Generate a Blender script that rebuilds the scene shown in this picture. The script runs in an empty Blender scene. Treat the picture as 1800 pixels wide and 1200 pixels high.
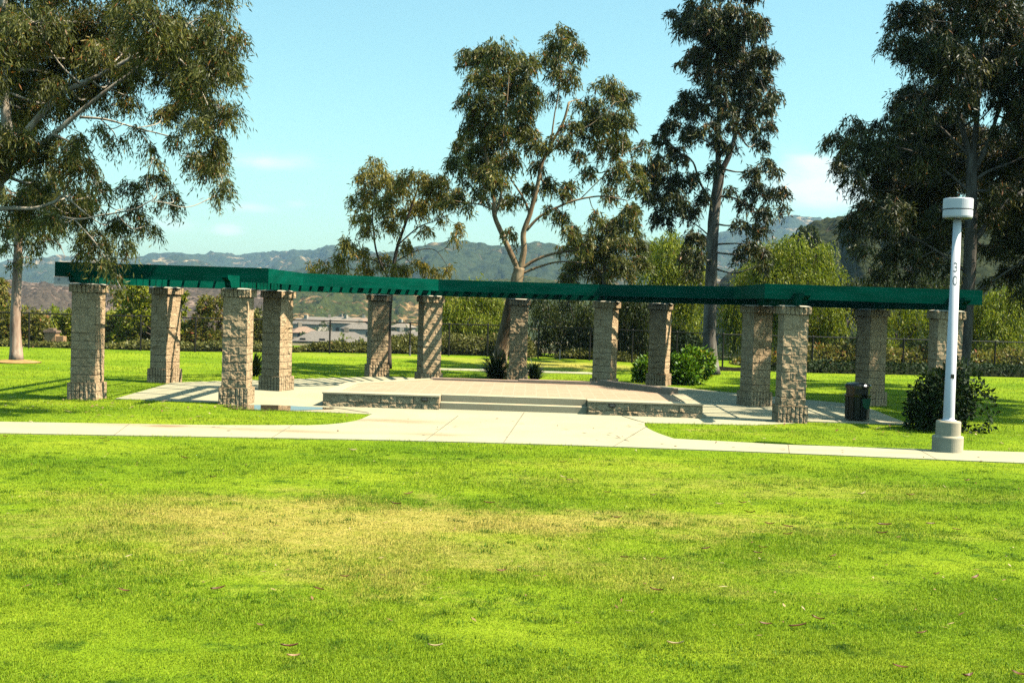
import bpy, math, random
import numpy as np
from mathutils import Matrix, Vector

R = math.radians
SC = bpy.context.scene
COL = SC.collection

# ---------------------------------------------------------------- camera
CAM_H, FPX, PITCH, ROLL = 2.681, 2000.0, 0.0337, 0.0312
cam_data = bpy.data.cameras.new('camera')
cam = bpy.data.objects.new('camera', cam_data)
COL.objects.link(cam)
cam_data.sensor_width = 36.0
cam_data.lens = FPX / 1800.0 * 36.0
cam_data.clip_start = 0.1
cam_data.clip_end = 20000
cam.matrix_world = (Matrix.Translation((0, 0, CAM_H)) @ Matrix.Rotation(math.pi / 2 - PITCH, 4, 'X')
                    @ Matrix.Rotation(ROLL, 4, 'Z'))
SC.camera = cam

# ---------------------------------------------------------------- sun + sky
SUN_EL, SUN_FRONT = R(55), R(10)          # elevation; degrees the sun stands in front of the +X axis
to_sun = Vector((math.cos(SUN_EL) * math.cos(SUN_FRONT), -math.cos(SUN_EL) * math.sin(SUN_FRONT), math.sin(SUN_EL)))
sd = bpy.data.lights.new('sun', 'SUN')
sd.energy = 5.0
sd.angle = R(0.53)
sd.color = (1.0, 0.93, 0.78)
sun = bpy.data.objects.new('sun', sd)
COL.objects.link(sun)
sun.rotation_euler = to_sun.to_track_quat('Z', 'Y').to_euler()

SC.view_settings.view_transform = 'Standard'
SC.view_settings.look = 'None'
SC.view_settings.exposure = 1.10
SC.view_settings.gamma = 1.0
SC.view_settings.use_curve_mapping = False

W = bpy.data.worlds.new('World')
SC.world = W
W.use_nodes = True
nt = W.node_tree
nt.nodes.clear()
def wn(t, **k):
    n = nt.nodes.new(t)
    for a, b in k.items(): setattr(n, a, b)
    return n
wl = nt.links.new
w_out = wn('ShaderNodeOutputWorld')
w_bg = wn('ShaderNodeBackground'); w_bg.inputs['Strength'].default_value = 0.088
sky = wn('ShaderNodeTexSky', sky_type='NISHITA')
sky.sun_disc = False
sky.sun_elevation = SUN_EL
sky.sun_rotation = math.pi / 2 + SUN_FRONT      # measured from +Y towards +X
sky.altitude = 300
sky.air_density = 1.3
sky.dust_density = 1.5
sky.ozone_density = 1.0
tint = wn('ShaderNodeMixRGB', blend_type='MULTIPLY'); tint.inputs[0].default_value = 1.0
tint.inputs[2].default_value = (0.84, 1.19, 1.04, 1)
wl(sky.outputs[0], tint.inputs[1])
# thin small clouds, laid out by direction in the sky
geo = wn('ShaderNodeTexCoord')
sep = wn('ShaderNodeSeparateXYZ'); wl(geo.outputs['Generated'], sep.inputs[0])
def m(op, a, b=None, clamp=False):
    n = wn('ShaderNodeMath', operation=op); n.use_clamp = clamp
    for i, v in enumerate((a, b)):
        if v is None: continue
        if isinstance(v, (int, float)): n.inputs[i].default_value = v
        else: wl(v, n.inputs[i])
    return n.outputs[0]
ymax = m('MAXIMUM', sep.outputs[1], 0.05)
cu = m('DIVIDE', sep.outputs[0], ymax)
cv = m('DIVIDE', sep.outputs[2], ymax)
comb = wn('ShaderNodeCombineXYZ')
wl(m('MULTIPLY', cu, 14.0), comb.inputs[0]); wl(m('MULTIPLY', cv, 42.0), comb.inputs[1])
cn = wn('ShaderNodeTexNoise'); cn.inputs['Scale'].default_value = 1.0; cn.inputs['Detail'].default_value = 6
wl(comb.outputs[0], cn.inputs['Vector'])
total = None
for (u0, v0, su, sv, amp) in ((-0.213, 0.116, 0.040, 0.008, 0.55), (0.285, 0.108, 0.055, 0.018, 1.0), (0.25, 0.13, 0.03, 0.01, .7),
                              (-0.230, 0.076, 0.020, 0.005, 0.6), (-0.252, 0.056, 0.014, 0.006, 0.75), (-0.193, 0.081, 0.014, 0.004, 0.4), (-0.30,0.06,0.03,0.006,0.4)):
    a = m('POWER', m('DIVIDE', m('SUBTRACT', cu, u0), su), 2.0)
    b = m('POWER', m('DIVIDE', m('SUBTRACT', cv, v0), sv), 2.0)
    g = m('MULTIPLY', m('EXPONENT', m('MULTIPLY', m('ADD', a, b), -1.0)), amp)
    total = g if total is None else m('ADD', total, g)
cl = m('MULTIPLY', m('SUBTRACT', m('ADD', m('MULTIPLY', total, 0.45), cn.outputs[0]), 0.50, True), 1.9, True)
cl = m('MULTIPLY', cl, m('MINIMUM', m('MULTIPLY', total, 1.6), 0.80), True)
cmix = wn('ShaderNodeMixRGB'); wl(cl, cmix.inputs[0]); wl(tint.outputs[0], cmix.inputs[1])
cmix.inputs[2].default_value = (7.6, 7.4, 7.0, 1)
wl(cmix.outputs[0], w_bg.inputs['Color'])
wl(w_bg.outputs[0], w_out.inputs[0])

SC.cycles.max_bounces = 6
SC.cycles.diffuse_bounces = 0
SC.cycles.glossy_bounces = 2
SC.cycles.transmission_bounces = 3
SC.cycles.volume_bounces = 0
SC.cycles.transparent_max_bounces = 6
SC.cycles.use_denoising = False

# ---------------------------------------------------------------- numeric helpers
def P(px, py, d):
    """point on the ray of photo pixel (px, py) at ground distance y = d"""
    dx, dy = px - 900.0, py - 600.0
    cr, sr = math.cos(ROLL), math.sin(ROLL)
    a = dx * cr + dy * sr
    b = -dx * sr + dy * cr
    c, s = math.cos(PITCH), math.sin(PITCH)
    v = (a, FPX * c - b * s, -FPX * s - b * c)
    t = d / v[1]
    return np.array((v[0] * t, d, CAM_H + v[2] * t))

def _h(ix, iy, iz, seed):
    n = (ix.astype(np.int64) * 374761393 + iy.astype(np.int64) * 668265263 + iz.astype(np.int64) * 2147483647 + seed * 974711)
    n = (n ^ (n >> 13)) * 1274126177
    n = n & 0x7fffffff
    n = (n ^ (n >> 16)) & 0xffff
    return n / 65535.0
def vnoise(x, y, z, seed=0):
    x, y, z = np.broadcast_arrays(np.asarray(x, float), np.asarray(y, float), np.asarray(z, float))
    ix, iy, iz = np.floor(x), np.floor(y), np.floor(z)
    fx, fy, fz = x - ix, y - iy, z - iz
    fx = fx * fx * (3 - 2 * fx); fy = fy * fy * (3 - 2 * fy); fz = fz * fz * (3 - 2 * fz)
    r = 0
    for dx in (0, 1):
        for dy in (0, 1):
            for dz in (0, 1):
                w = (fx if dx else 1 - fx) * (fy if dy else 1 - fy) * (fz if dz else 1 - fz)
                r = r + w * _h(ix + dx, iy + dy, iz + dz, seed)
    return r * 2 - 1
def fbm(x, y, z, octaves=4, seed=0, gain=0.5):
    r, a, f = 0, 1.0, 1.0
    for o in range(octaves):
        r = r + a * vnoise(np.asarray(x) * f, np.asarray(y) * f, np.asarray(z) * f, seed + o * 17)
        a *= gain; f *= 2.03
    return r

def lawn_z(y):
    y = np.asarray(y, float)
    t = np.clip((20.4 - y) / 20.4, 0, 3)
    return 1.08 * t ** 1.35
def ground_z(x, y):
    """lawn, flat park, bank beyond the fence, valley floor"""
    y = np.asarray(y, float); x = np.asarray(x, float)
    z = lawn_z(y)
    t = np.clip((y - 61.0) / 150.0, 0, 1)
    return z - 15.5 * t * t * (3 - 2 * t)

# ---------------------------------------------------------------- object helpers
def tag(o, label=None, cat=None, group=None, kind=None):
    if label: o['label'] = label
    if cat: o['category'] = cat
    if group: o['group'] = group
    if kind: o['kind'] = kind
    return o
def link(o, parent=None):
    COL.objects.link(o)
    if parent is not None: o.parent = parent
    return o
def empty(name, loc=(0, 0, 0), rz=0.0):
    o = bpy.data.objects.new(name, None)
    o.empty_display_size = 0.3
    o.location = loc
    o.rotation_euler = (0, 0, rz)
    return link(o)
def mesh_np(name, V, F, mats, parent=None, rnd=None, smooth=False, mat_idx=None):
    """V (n,3) array, F list of index arrays (all same arity) or one array"""
    me = bpy.data.meshes.new(name)
    V = np.asarray(V, np.float32)
    Fs = F if isinstance(F, list) else [F]
    nl = sum(f.size for f in Fs); npoly = sum(len(f) for f in Fs)
    me.vertices.add(len(V)); me.vertices.foreach_set('co', V.ravel())
    me.loops.add(nl); me.polygons.add(npoly)
    me.loops.foreach_set('vertex_index', np.concatenate([f.ravel() for f in Fs]).astype(np.int32))
    tot = np.concatenate([np.full(len(f), f.shape[1], np.int32) for f in Fs])
    st = np.concatenate(([0], np.cumsum(tot)[:-1])).astype(np.int32)
    me.polygons.foreach_set('loop_start', st)
    me.polygons.foreach_set('loop_total', tot)
    if mat_idx is not None: me.polygons.foreach_set('material_index', np.asarray(mat_idx, np.int32))
    me.polygons.foreach_set('use_smooth', np.full(npoly, bool(smooth)))
    if rnd is not None:
        at = me.attributes.new('rnd', 'FLOAT', 'POINT')
        at.data.foreach_set('value', np.asarray(rnd, np.float32))
    me.update(calc_edges=True)
    for mt in (mats if isinstance(mats, (list, tuple)) else [mats]): me.materials.append(mt)
    o = bpy.data.objects.new(name, me)
    return link(o, parent)

class MB:
    def __init__(s): s.v = []; s.f = []; s.mi = []; s.cur = 0
    def add(s, vs, fs):
        b = len(s.v)
        s.v += [tuple(map(float, p)) for p in vs]
        for f in fs: s.f.append(tuple(b + i for i in f)); s.mi.append(s.cur)
    def box(s, lo, hi):
        x0, y0, z0 = lo; x1, y1, z1 = hi
        s.add([(x0, y0, z0), (x1, y0, z0), (x1, y1, z0), (x0, y1, z0), (x0, y0, z1), (x1, y0, z1), (x1, y1, z1), (x0, y1, z1)],
              [(3, 2, 1, 0), (4, 5, 6, 7), (0, 1, 5, 4), (1, 2, 6, 5), (2, 3, 7, 6), (3, 0, 4, 7)])
    def beam(s, a, b, w, z0, z1):
        """upright-sided bar from plan point a to plan point b"""
        a = np.array(a[:2], float); b = np.array(b[:2], float)
        d = (b - a) / np.linalg.norm(b - a); n = np.array((-d[1], d[0])) * w / 2
        q = [a - n, b - n, b + n, a + n]
        s.add([(p[0], p[1], z0) for p in q] + [(p[0], p[1], z1) for p in q],
              [(3, 2, 1, 0), (4, 5, 6, 7), (0, 1, 5, 4), (1, 2, 6, 5), (2, 3, 7, 6), (3, 0, 4, 7)])
    def prism(s, poly, z0, z1):
        n = len(poly)
        s.add([(p[0], p[1], z0) for p in poly] + [(p[0], p[1], z1) for p in poly],
              [tuple(range(n - 1, -1, -1)), tuple(range(n, 2 * n))] + [(i, (i + 1) % n, n + (i + 1) % n, n + i) for i in range(n)])
    def lathe(s, prof, n=32, c=(0, 0), close=True):
        vs = []; fs = []
        for (r, z) in prof:
            for i in range(n):
                a = 2 * math.pi * i / n
                vs.append((c[0] + r * math.cos(a), c[1] + r * math.sin(a), z))
        for k in range(len(prof) - 1):
            for i in range(n):
                j = (i + 1) % n
                fs.append((k * n + i, k * n + j, (k + 1) * n + j, (k + 1) * n + i))
        if close:
            fs.append(tuple(range(n - 1, -1, -1)))
            fs.append(tuple((len(prof) - 1) * n + i for i in range(n)))
        s.add(vs, fs)
    def tube(s, pts, radii, n=8, cap=True, wob=0.0, seed=0):
        pts = [np.array(p, float) for p in pts]
        rg = random.Random(seed)
        ref = np.array((0.31, 0.95, 0.05)); vs = []; fs = []
        N = len(pts)
        prev = None
        for k in range(N):
            t = pts[min(k + 1, N - 1)] - pts[max(k - 1, 0)]
            L = np.linalg.norm(t); t = t / L if L > 1e-9 else np.array((0, 0, 1.0))
            if prev is None:
                u = np.cross(t, ref); 
                if np.linalg.norm(u) < 1e-3: u = np.cross(t, (1, 0, 0))
            else:
                u = prev - t * np.dot(prev, t)
            u = u / np.linalg.norm(u); prev = u
            w = np.cross(t, u)
            for i in range(n):
                a = 2 * math.pi * i / n
                r = radii[k] * (1 + wob * rg.uniform(-1, 1))
                vs.append(pts[k] + (u * math.cos(a) + w * math.sin(a)) * r)
        for k in range(N - 1):
            for i in range(n):
                j = (i + 1) % n
                fs.append((k * n + i, k * n + j, (k + 1) * n + j, (k + 1) * n + i))
        if cap:
            fs.append(tuple(range(n - 1, -1, -1))); fs.append(tuple((N - 1) * n + i for i in range(n)))
        s.add(vs, fs)
    def build(s, name, mats, parent=None, smooth=False):
        me = bpy.data.meshes.new(name)
        me.from_pydata(s.v, [], s.f)
        for mt in (mats if isinstance(mats, (list, tuple)) else [mats]): me.materials.append(mt)
        if len(set(s.mi)) > 1: me.polygons.foreach_set('material_index', s.mi)
        if smooth: me.polygons.foreach_set('use_smooth', [True] * len(me.polygons))
        me.update()
        return link(bpy.data.objects.new(name, me), parent)

def spline(pts, n=6):
    """Catmull-Rom resample of points (any dimension)"""
    p = [np.array(q, float) for q in pts]
    if len(p) < 3: 
        return [p[0] + (p[-1] - p[0]) * t for t in np.linspace(0, 1, n + 1)]
    p = [2 * p[0] - p[1]] + p + [2 * p[-1] - p[-2]]
    out = []
    for i in range(1, len(p) - 2):
        for t in np.linspace(0, 1, n, endpoint=False):
            a, b, c, d = p[i - 1], p[i], p[i + 1], p[i + 2]
            out.append(0.5 * ((2 * b) + (-a + c) * t + (2 * a - 5 * b + 4 * c - d) * t * t + (-a + 3 * b - 3 * c + d) * t ** 3))
    out.append(p[-2])
    return out

# ---------------------------------------------------------------- materials
def mat(name):
    mt = bpy.data.materials.new(name); mt.use_nodes = True
    t = mt.node_tree; t.nodes.clear()
    return mt, t
class NT:
    """small node-graph helper"""
    def __init__(s, t): s.t = t
    def n(s, ty, **k):
        x = s.t.nodes.new(ty)
        for a, b in k.items(): setattr(x, a, b)
        return x
    def put(s, sock, v):
        if hasattr(v, 'links'): s.t.links.new(v, sock)
        else: sock.default_value = v
    def noise(s, vec, scale, detail=4, rough=0.55, dist=0.0):
        x = s.n('ShaderNodeTexNoise'); x.inputs['Scale'].default_value = scale
        x.inputs['Detail'].default_value = detail; x.inputs['Roughness'].default_value = rough
        x.inputs['Distortion'].default_value = dist
        s.put(x.inputs['Vector'], vec); return x.outputs['Fac']
    def ramp(s, fac, stops):
        x = s.n('ShaderNodeValToRGB'); e = x.color_ramp.elements
        while len(e) > 1: e.remove(e[-1])
        e[0].position = stops[0][0]; e[0].color = tuple(stops[0][1]) + (1,) if len(stops[0][1]) == 3 else stops[0][1]
        for p, c in stops[1:]:
            q = e.new(p); q.color = tuple(c) + (1,)
        s.put(x.inputs[0], fac); return x.outputs['Color']
    def mix(s, f, a, b, mode='MIX'):
        x = s.n('ShaderNodeMixRGB', blend_type=mode)
        for i, v in enumerate((f, a, b)):
            if isinstance(v, tuple) and len(v) == 3: v = v + (1,)
            s.put(x.inputs[i], v)
        return x.outputs[0]
    def math(s, op, a, b=None, clamp=False):
        x = s.n('ShaderNodeMath', operation=op); x.use_clamp = clamp
        s.put(x.inputs[0], a)
        if b is not None: s.put(x.inputs[1], b)
        return x.outputs[0]
    def obj(s): return s.n('ShaderNodeTexCoord').outputs['Object']
    def pos(s): return s.n('ShaderNodeNewGeometry').outputs['Position']
    def scale(s, vec, sc):
        x = s.n('ShaderNodeMapping'); x.inputs['Scale'].default_value = sc; s.put(x.inputs[0], vec); return x.outputs[0]
    def bump(s, h, strength=0.4, dist=0.02):
        x = s.n('ShaderNodeBump'); x.inputs['Strength'].default_value = strength; x.inputs['Distance'].default_value = dist
        s.put(x.inputs['Height'], h); return x.outputs[0]
    def principled(s, col, rough=0.8, normal=None, spec=0.3, metal=0.0):
        x = s.n('ShaderNodeBsdfPrincipled')
        if isinstance(col, tuple) and len(col) == 3: col = col + (1,)
        s.put(x.inputs['Base Color'], col); s.put(x.inputs['Roughness'], rough)
        x.inputs['Specular IOR Level'].default_value = spec; x.inputs['Metallic'].default_value = metal
        if normal is not None: s.put(x.inputs['Normal'], normal)
        return x.outputs[0]
    def out(s, sh):
        o = s.n('ShaderNodeOutputMaterial'); s.t.links.new(sh, o.inputs['Surface'])
    def attr(s, name):
        x = s.n('ShaderNodeAttribute'); x.attribute_name = name; return x.outputs['Fac']

def simple(name, col, rough=0.7, spec=0.3, var=0.12, scale=3.0, bump=0.0, bscale=30.0, metal=0.0):
    mt, t = mat(name); g = NT(t)
    v = g.noise(g.obj(), scale, 5)
    c = g.ramp(v, [(0.25, tuple(x * (1 - var) for x in col)), (0.75, tuple(x * (1 + var) for x in col))])
    nrm = g.bump(g.noise(g.obj(), bscale, 4), bump, 0.01) if bump else None
    g.out(g.principled(c, rough, nrm, spec, metal)); return mt

def leafmat(name, stops, trans=0.32, rough=0.45, spec=0.22):
    mt, t = mat(name); g = NT(t)
    c = g.ramp(g.attr('rnd'), stops)
    p = g.principled(c, rough, None, spec)
    tr = g.n('ShaderNodeBsdfTranslucent'); g.put(tr.inputs[0], g.mix(1.0, c, (1.3, 1.35, 0.5), 'MULTIPLY'))
    mx = g.n('ShaderNodeMixShader'); mx.inputs[0].default_value = trans
    t.links.new(p, mx.inputs[1]); t.links.new(tr.outputs[0], mx.inputs[2])
    g.out(mx.outputs[0]); return mt

M = {}
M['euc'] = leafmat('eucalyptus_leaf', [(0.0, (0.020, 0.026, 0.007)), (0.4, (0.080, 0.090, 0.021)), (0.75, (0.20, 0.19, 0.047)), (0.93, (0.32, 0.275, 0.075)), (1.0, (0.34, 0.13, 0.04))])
M['euc_dark'] = leafmat('shade_dark_eucalyptus_leaf', [(0.0, (0.009, 0.012, 0.004)), (0.45, (0.036, 0.043, 0.011)), (0.8, (0.10, 0.10, 0.027)), (0.94, (0.20, 0.175, 0.05)), (1.0, (0.24, 0.10, 0.033))], 0.14)  # leaf albedo lowered to paint in the deep shade of the crowns
M['euc_gold'] = leafmat('golden_eucalyptus_leaf', [(0.0, (0.065, 0.058, 0.012)), (0.4, (0.20, 0.175, 0.032)), (0.8, (0.36, 0.275, 0.055)), (1.0, (0.42, 0.20, 0.045))])
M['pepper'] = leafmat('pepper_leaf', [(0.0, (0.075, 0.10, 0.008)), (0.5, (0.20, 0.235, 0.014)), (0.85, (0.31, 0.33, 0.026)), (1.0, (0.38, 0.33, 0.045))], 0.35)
M['pepper_dark'] = leafmat('shade_dark_pepper_leaf', [(0.0, (0.010, 0.016, 0.003)), (0.5, (0.034, 0.048, 0.007)), (1.0, (0.10, 0.11, 0.016))], 0.25)  # dark leaf, lowered further so crown shade sits in the colour
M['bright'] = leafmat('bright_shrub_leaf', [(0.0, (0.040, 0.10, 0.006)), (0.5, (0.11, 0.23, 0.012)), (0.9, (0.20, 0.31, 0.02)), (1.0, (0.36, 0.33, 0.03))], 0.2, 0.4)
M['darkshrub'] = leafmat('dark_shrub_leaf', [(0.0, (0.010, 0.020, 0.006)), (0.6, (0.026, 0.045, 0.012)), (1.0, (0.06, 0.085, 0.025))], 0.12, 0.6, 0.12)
M['yellowgreen'] = leafmat('yellow_green_leaf', [(0.0, (0.09, 0.11, 0.008)), (0.5, (0.23, 0.25, 0.015)), (0.9, (0.37, 0.34, 0.028)), (1.0, (0.42, 0.27, 0.045))], 0.3)
M['redshrub'] = leafmat('reddish_shrub_leaf', [(0.0, (0.07, 0.075, 0.012)), (0.5, (0.19, 0.185, 0.026)), (0.8, (0.26, 0.19, 0.04)), (1.0, (0.32, 0.08, 0.04))], 0.25)
M['hedge'] = leafmat('ground_cover_leaf', [(0.0, (0.060, 0.066, 0.012)), (0.5, (0.15, 0.15, 0.028)), (0.9, (0.24, 0.21, 0.045)), (1.0, (0.24, 0.12, 0.06))], 0.15)
M['strap'] = leafmat('strap_leaf', [(0.0, (0.014, 0.024, 0.006)), (0.6, (0.035, 0.055, 0.014)), (1.0, (0.09, 0.105, 0.03))], 0.15)
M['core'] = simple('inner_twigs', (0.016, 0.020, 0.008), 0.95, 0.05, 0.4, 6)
M['towntree'] = leafmat('town_tree_leaf', [(0.0, (0.03, 0.05, 0.012)), (0.6, (0.08, 0.11, 0.025)), (1.0, (0.16, 0.17, 0.03))], 0.2)

def barkmat(name, a, b, c, sc=2.0):
    mt, t = mat(name); g = NT(t)
    o = g.obj()
    n1 = g.noise(g.scale(o, (sc * 2.5, sc * 2.5, sc * 0.45)), 1.0, 5, 0.6, 0.4)
    n2 = g.noise(g.scale(o, (14, 14, 2.5)), 1.0, 4, 0.65)
    col = g.ramp(n1, [(0.30, a), (0.48, b), (0.62, c)])
    col = g.mix(0.35, col, g.ramp(n2, [(0.35, (0.35, 0.32, 0.3)), (0.65, (1.1, 1.08, 1.05))]), 'MULTIPLY')
    g.out(g.principled(col, 0.85, g.bump(n2, 0.5, 0.03), 0.15)); return mt
M['bark_pale'] = barkmat('pale_eucalyptus_bark', (0.28, 0.21, 0.15), (0.48, 0.40, 0.30), (0.60, 0.53, 0.42))
M['bark_pink'] = barkmat('pinkish_eucalyptus_bark', (0.24, 0.13, 0.09), (0.44, 0.29, 0.20), (0.56, 0.42, 0.30))
M['bark_grey'] = barkmat('grey_eucalyptus_bark', (0.07, 0.058, 0.048), (0.12, 0.105, 0.085), (0.19, 0.165, 0.135))
M['bark_shade_mottled'] = barkmat('shade_mottled_eucalyptus_bark', (0.08, 0.062, 0.048), (0.17, 0.145, 0.115), (0.32, 0.285, 0.23), 1.2)  # grey-tan bark with the crown's dappled shade mixed into its colour
M['bark_tan'] = barkmat('tan_eucalyptus_bark', (0.16, 0.10, 0.055), (0.30, 0.20, 0.11), (0.42, 0.31, 0.18))
M['bark_dark'] = barkmat('dark_bark', (0.05, 0.038, 0.028), (0.10, 0.075, 0.055), (0.15, 0.12, 0.09))

# lawn and grass blades share one pattern of dry and green patches, fixed in the ground
def lawn_colour(g, extra=None):
    p = g.pos()
    flat = g.scale(p, (1, 1, 0))
    big = g.noise(g.scale(p, (0.22, 0.42, 0)), 1.0, 3, 0.6, 0.3)
    midn = g.noise(flat, 1.3, 4, 0.65)
    fine = g.noise(flat, 6.5, 5, 0.75)
    xyz = g.n('ShaderNodeSeparateXYZ'); g.put(xyz.inputs[0], p)
    X, Y = xyz.outputs[0], xyz.outputs[1]
    w1 = g.noise(flat, 0.55, 4, 0.6); w2 = g.noise(g.scale(p, (1, 1, 1)), 0.8, 4, 0.65)
    X = g.math('ADD', X, g.math('MULTIPLY', g.math('SUBTRACT', w1, 0.5), 5.0)); Y = g.math('ADD', Y, g.math('MULTIPLY', g.math('SUBTRACT', w2, 0.5), 5.0))
    dry = None
    for (x0, y0, sx, sy, amp) in ((-2.1, 11.2, 2.2, 2.0, 1.0), (0.6, 12.4, 2.0, 0.95, .9), (-3.2, 13.0, 2.0, 1.3, .45), (1.6, 9.6, 1.4, 1.0, .35),
                                  (3.5, 16.5, 4.0, 1.4, .45), (-0.4, 9.3, 1.4, .7, .35), (4.0, 12.5, 3.0, .7, .3), (2.4, 49.8, 4.0, 3.0, 1.15), (-4.5, 53.0, 7.0, 1.5, .55), (4.6,25.0,1.2,.35,.6), (1.5, 19.0, 3.0, .8, .3)):
        a = g.math('POWER', g.math('DIVIDE', g.math('SUBTRACT', X, x0), sx), 2.0)
        b = g.math('POWER', g.math('DIVIDE', g.math('SUBTRACT', Y, y0), sy), 2.0)
        e = g.math('MULTIPLY', g.math('EXPONENT', g.math('MULTIPLY', g.math('ADD', a, b), -1.0)), amp)
        dry = e if dry is None else g.math('ADD', dry, e)
    dry = g.math('MINIMUM', dry, 1.0)
    nz = g.math('ADD', g.math('MULTIPLY', midn, 0.55), g.math('MULTIPLY', fine, 0.75))
    f = g.math('ADD', g.math('MULTIPLY', dry, 0.72), g.math('SUBTRACT', nz, 0.86))
    if extra is not None: f = g.math('ADD', f, extra)
    f = g.math('MULTIPLY', g.math('ADD', f, 0.10), 1.5, True)
    green = g.ramp(big, [(0.30, (0.170, 0.290, 0.010)), (0.50, (0.275, 0.395, 0.016)), (0.70, (0.375, 0.465, 0.024))])
    tuft = g.noise(flat, 2.7, 4, 0.7)
    green = g.mix(g.math('MULTIPLY', g.math('SUBTRACT', tuft, 0.54, True), 6.0, True), green, (0.060, 0.145, 0.012))
    green = g.mix(0.5, green, g.ramp(fine, [(0.3, (0.62, 0.66, 0.6)), (0.7, (1.30, 1.25, 1.2))]), 'MULTIPLY')
    straw = g.ramp(fine, [(0.3, (0.40, 0.33, 0.05)), (0.7, (0.66, 0.54, 0.13))])
    return g.mix(f, green, straw), fine
mt, t = mat('lawn_turf'); g = NT(t)
c, fn = lawn_colour(g)
c = g.mix(1.0, c, (0.75, 0.75, 0.75), 'MULTIPLY')
g.out(g.principled(c, 0.95, g.bump(g.noise(g.scale(g.pos(), (1, 1, 0)), 22, 4, 0.7), 0.9, 0.05), 0.05)); M['lawn'] = mt
mt, t = mat('grass_blade'); g = NT(t)
ra = g.attr('rnd')
c, fn = lawn_colour(g, g.math('MULTIPLY', g.math('SUBTRACT', ra, 0.5), 0.55))
c = g.mix(1.0, c, g.ramp(ra, [(0.0, (0.40, 0.52, 0.5)), (0.2, (0.66, 0.74, 0.66)), (0.5, (1.0, 1.0, 1.0)), (1.0, (1.55, 1.38, 1.3))]), 'MULTIPLY')
p_ = g.principled(c, 0.6, None, 0.18)
tr = g.n('ShaderNodeBsdfTranslucent'); g.put(tr.inputs[0], c)
mx = g.n('ShaderNodeMixShader'); mx.inputs[0].default_value = 0.35
t.links.new(p_, mx.inputs[1]); t.links.new(tr.outputs[0], mx.inputs[2]); g.out(mx.outputs[0]); M['blade'] = mt

# concrete paving
def concrete(name, base, stains=True):
    mt, t = mat(name); g = NT(t)
    p = g.pos(); flat = g.scale(p, (1, 1, 1))
    a = g.noise(flat, 0.7, 5, 0.6); b = g.noise(flat, 9, 5, 0.7); s = g.noise(g.scale(p, (0.35, 0.6, 1)), 1.0, 5, 0.65, 0.6)
    c = g.ramp(a, [(0.3, tuple(x * 0.86 for x in base)), (0.65, base)])
    c = g.mix(0.25, c, g.ramp(b, [(0.3, (0.72, 0.70, 0.66)), (0.7, (1.08, 1.08, 1.08))]), 'MULTIPLY')
    if stains:
        xyz = g.n('ShaderNodeSeparateXYZ'); g.put(xyz.inputs[0], p); X, Y = xyz.outputs[0], xyz.outputs[1]
        tot = None
        for (x0, y0, sx, sy, amp) in ((-2.6, 24.9, 0.9, 0.35, 1.0), (-6.6, 22.6, 1.5, 0.28, 1.0), (-4.6, 22.4, 1.4, .2, .5), (-1.5, 22.6, 1.0, .25, .4), (-5.2, 27.1, 1.6, 0.7, 0.7), (6.8, 22.0, 1.2, .12, .6)):
            aa = g.math('POWER', g.math('DIVIDE', g.math('SUBTRACT', X, x0), sx), 2.0)
            bb = g.math('POWER', g.math('DIVIDE', g.math('SUBTRACT', Y, y0), sy), 2.0)
            e = g.math('MULTIPLY', g.math('EXPONENT', g.math('MULTIPLY', g.math('ADD', aa, bb), -1.0)), amp)
            tot = e if tot is None else g.math('ADD', tot, e)
        f = g.math('MULTIPLY', tot, g.math('MULTIPLY', g.math('SUBTRACT', s, 0.36), 3.0, True), True)
        c = g.mix(g.math('MULTIPLY', f, 1.5, True), c, (0.26, 0.155, 0.070))
    g.out(g.principled(c, 0.85, g.bump(b, 0.15, 0.01), 0.2)); return mt
M['concrete'] = concrete('pale_concrete', (0.44, 0.395, 0.25))
M['concrete2'] = concrete('step_concrete', (0.54, 0.44, 0.275), False)
M['lampconc'] = simple('grey_concrete', (0.56, 0.465, 0.315), 0.85, 0.2, 0.25, 2.2, 0.2, 25)
M['joint'] = simple('joint_filler', (0.20, 0.17, 0.12), 0.95, 0.1)

# split-face block
mt, t = mat('split_face_block'); g = NT(t)
o_ = g.obj()
n1 = g.noise(o_, 2.6, 4, 0.6); n2 = g.noise(o_, 19, 6, 0.75); n3 = g.noise(o_, 70, 3, 0.6)
c = g.ramp(n1, [(0.3, (0.48, 0.315, 0.170)), (0.7, (0.68, 0.485, 0.285))])
c = g.mix(0.55, c, g.ramp(n2, [(0.32, (0.50, 0.47, 0.43)), (0.5, (0.98, 0.98, 0.98)), (0.68, (1.25, 1.25, 1.25))]), 'MULTIPLY')
c = g.mix(g.attr('rnd'), c, (0.12, 0.085, 0.055))
g.out(g.principled(c, 0.92, g.bump(g.math('ADD', n2, g.math('MULTIPLY', n3, 0.6)), 0.9, 0.03), 0.08)); M['block'] = mt
M['mortar'] = simple('mortar_cap', (0.50, 0.44, 0.33), 0.9, 0.1, 0.15, 6, 0.4, 20)
M['curbblock'] = simple('smooth_pinkish_block', (0.40, 0.27, 0.19), 0.88, 0.12, 0.15, 4, 0.2, 30)

# green timber
mt, t = mat('green_painted_timber'); g = NT(t)
o_ = g.obj(); a = g.noise(g.scale(o_, (0.8, 0.8, 4)), 1.2, 5, 0.6); b = g.noise(g.scale(o_, (3, 3, 30)), 1.5, 4, 0.6)
c = g.ramp(a, [(0.28, (0.0004, 0.046, 0.028)), (0.5, (0.0006, 0.070, 0.043)), (0.72, (0.001, 0.094, 0.060))])
c = g.mix(0.25, c, g.ramp(b, [(0.35, (0.6, 0.6, 0.6)), (0.65, (1.1, 1.1, 1.1))]), 'MULTIPLY')
g.out(g.principled(c, 0.75, g.bump(b, 0.25, 0.006), 0.02)); M['green'] = mt

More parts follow.
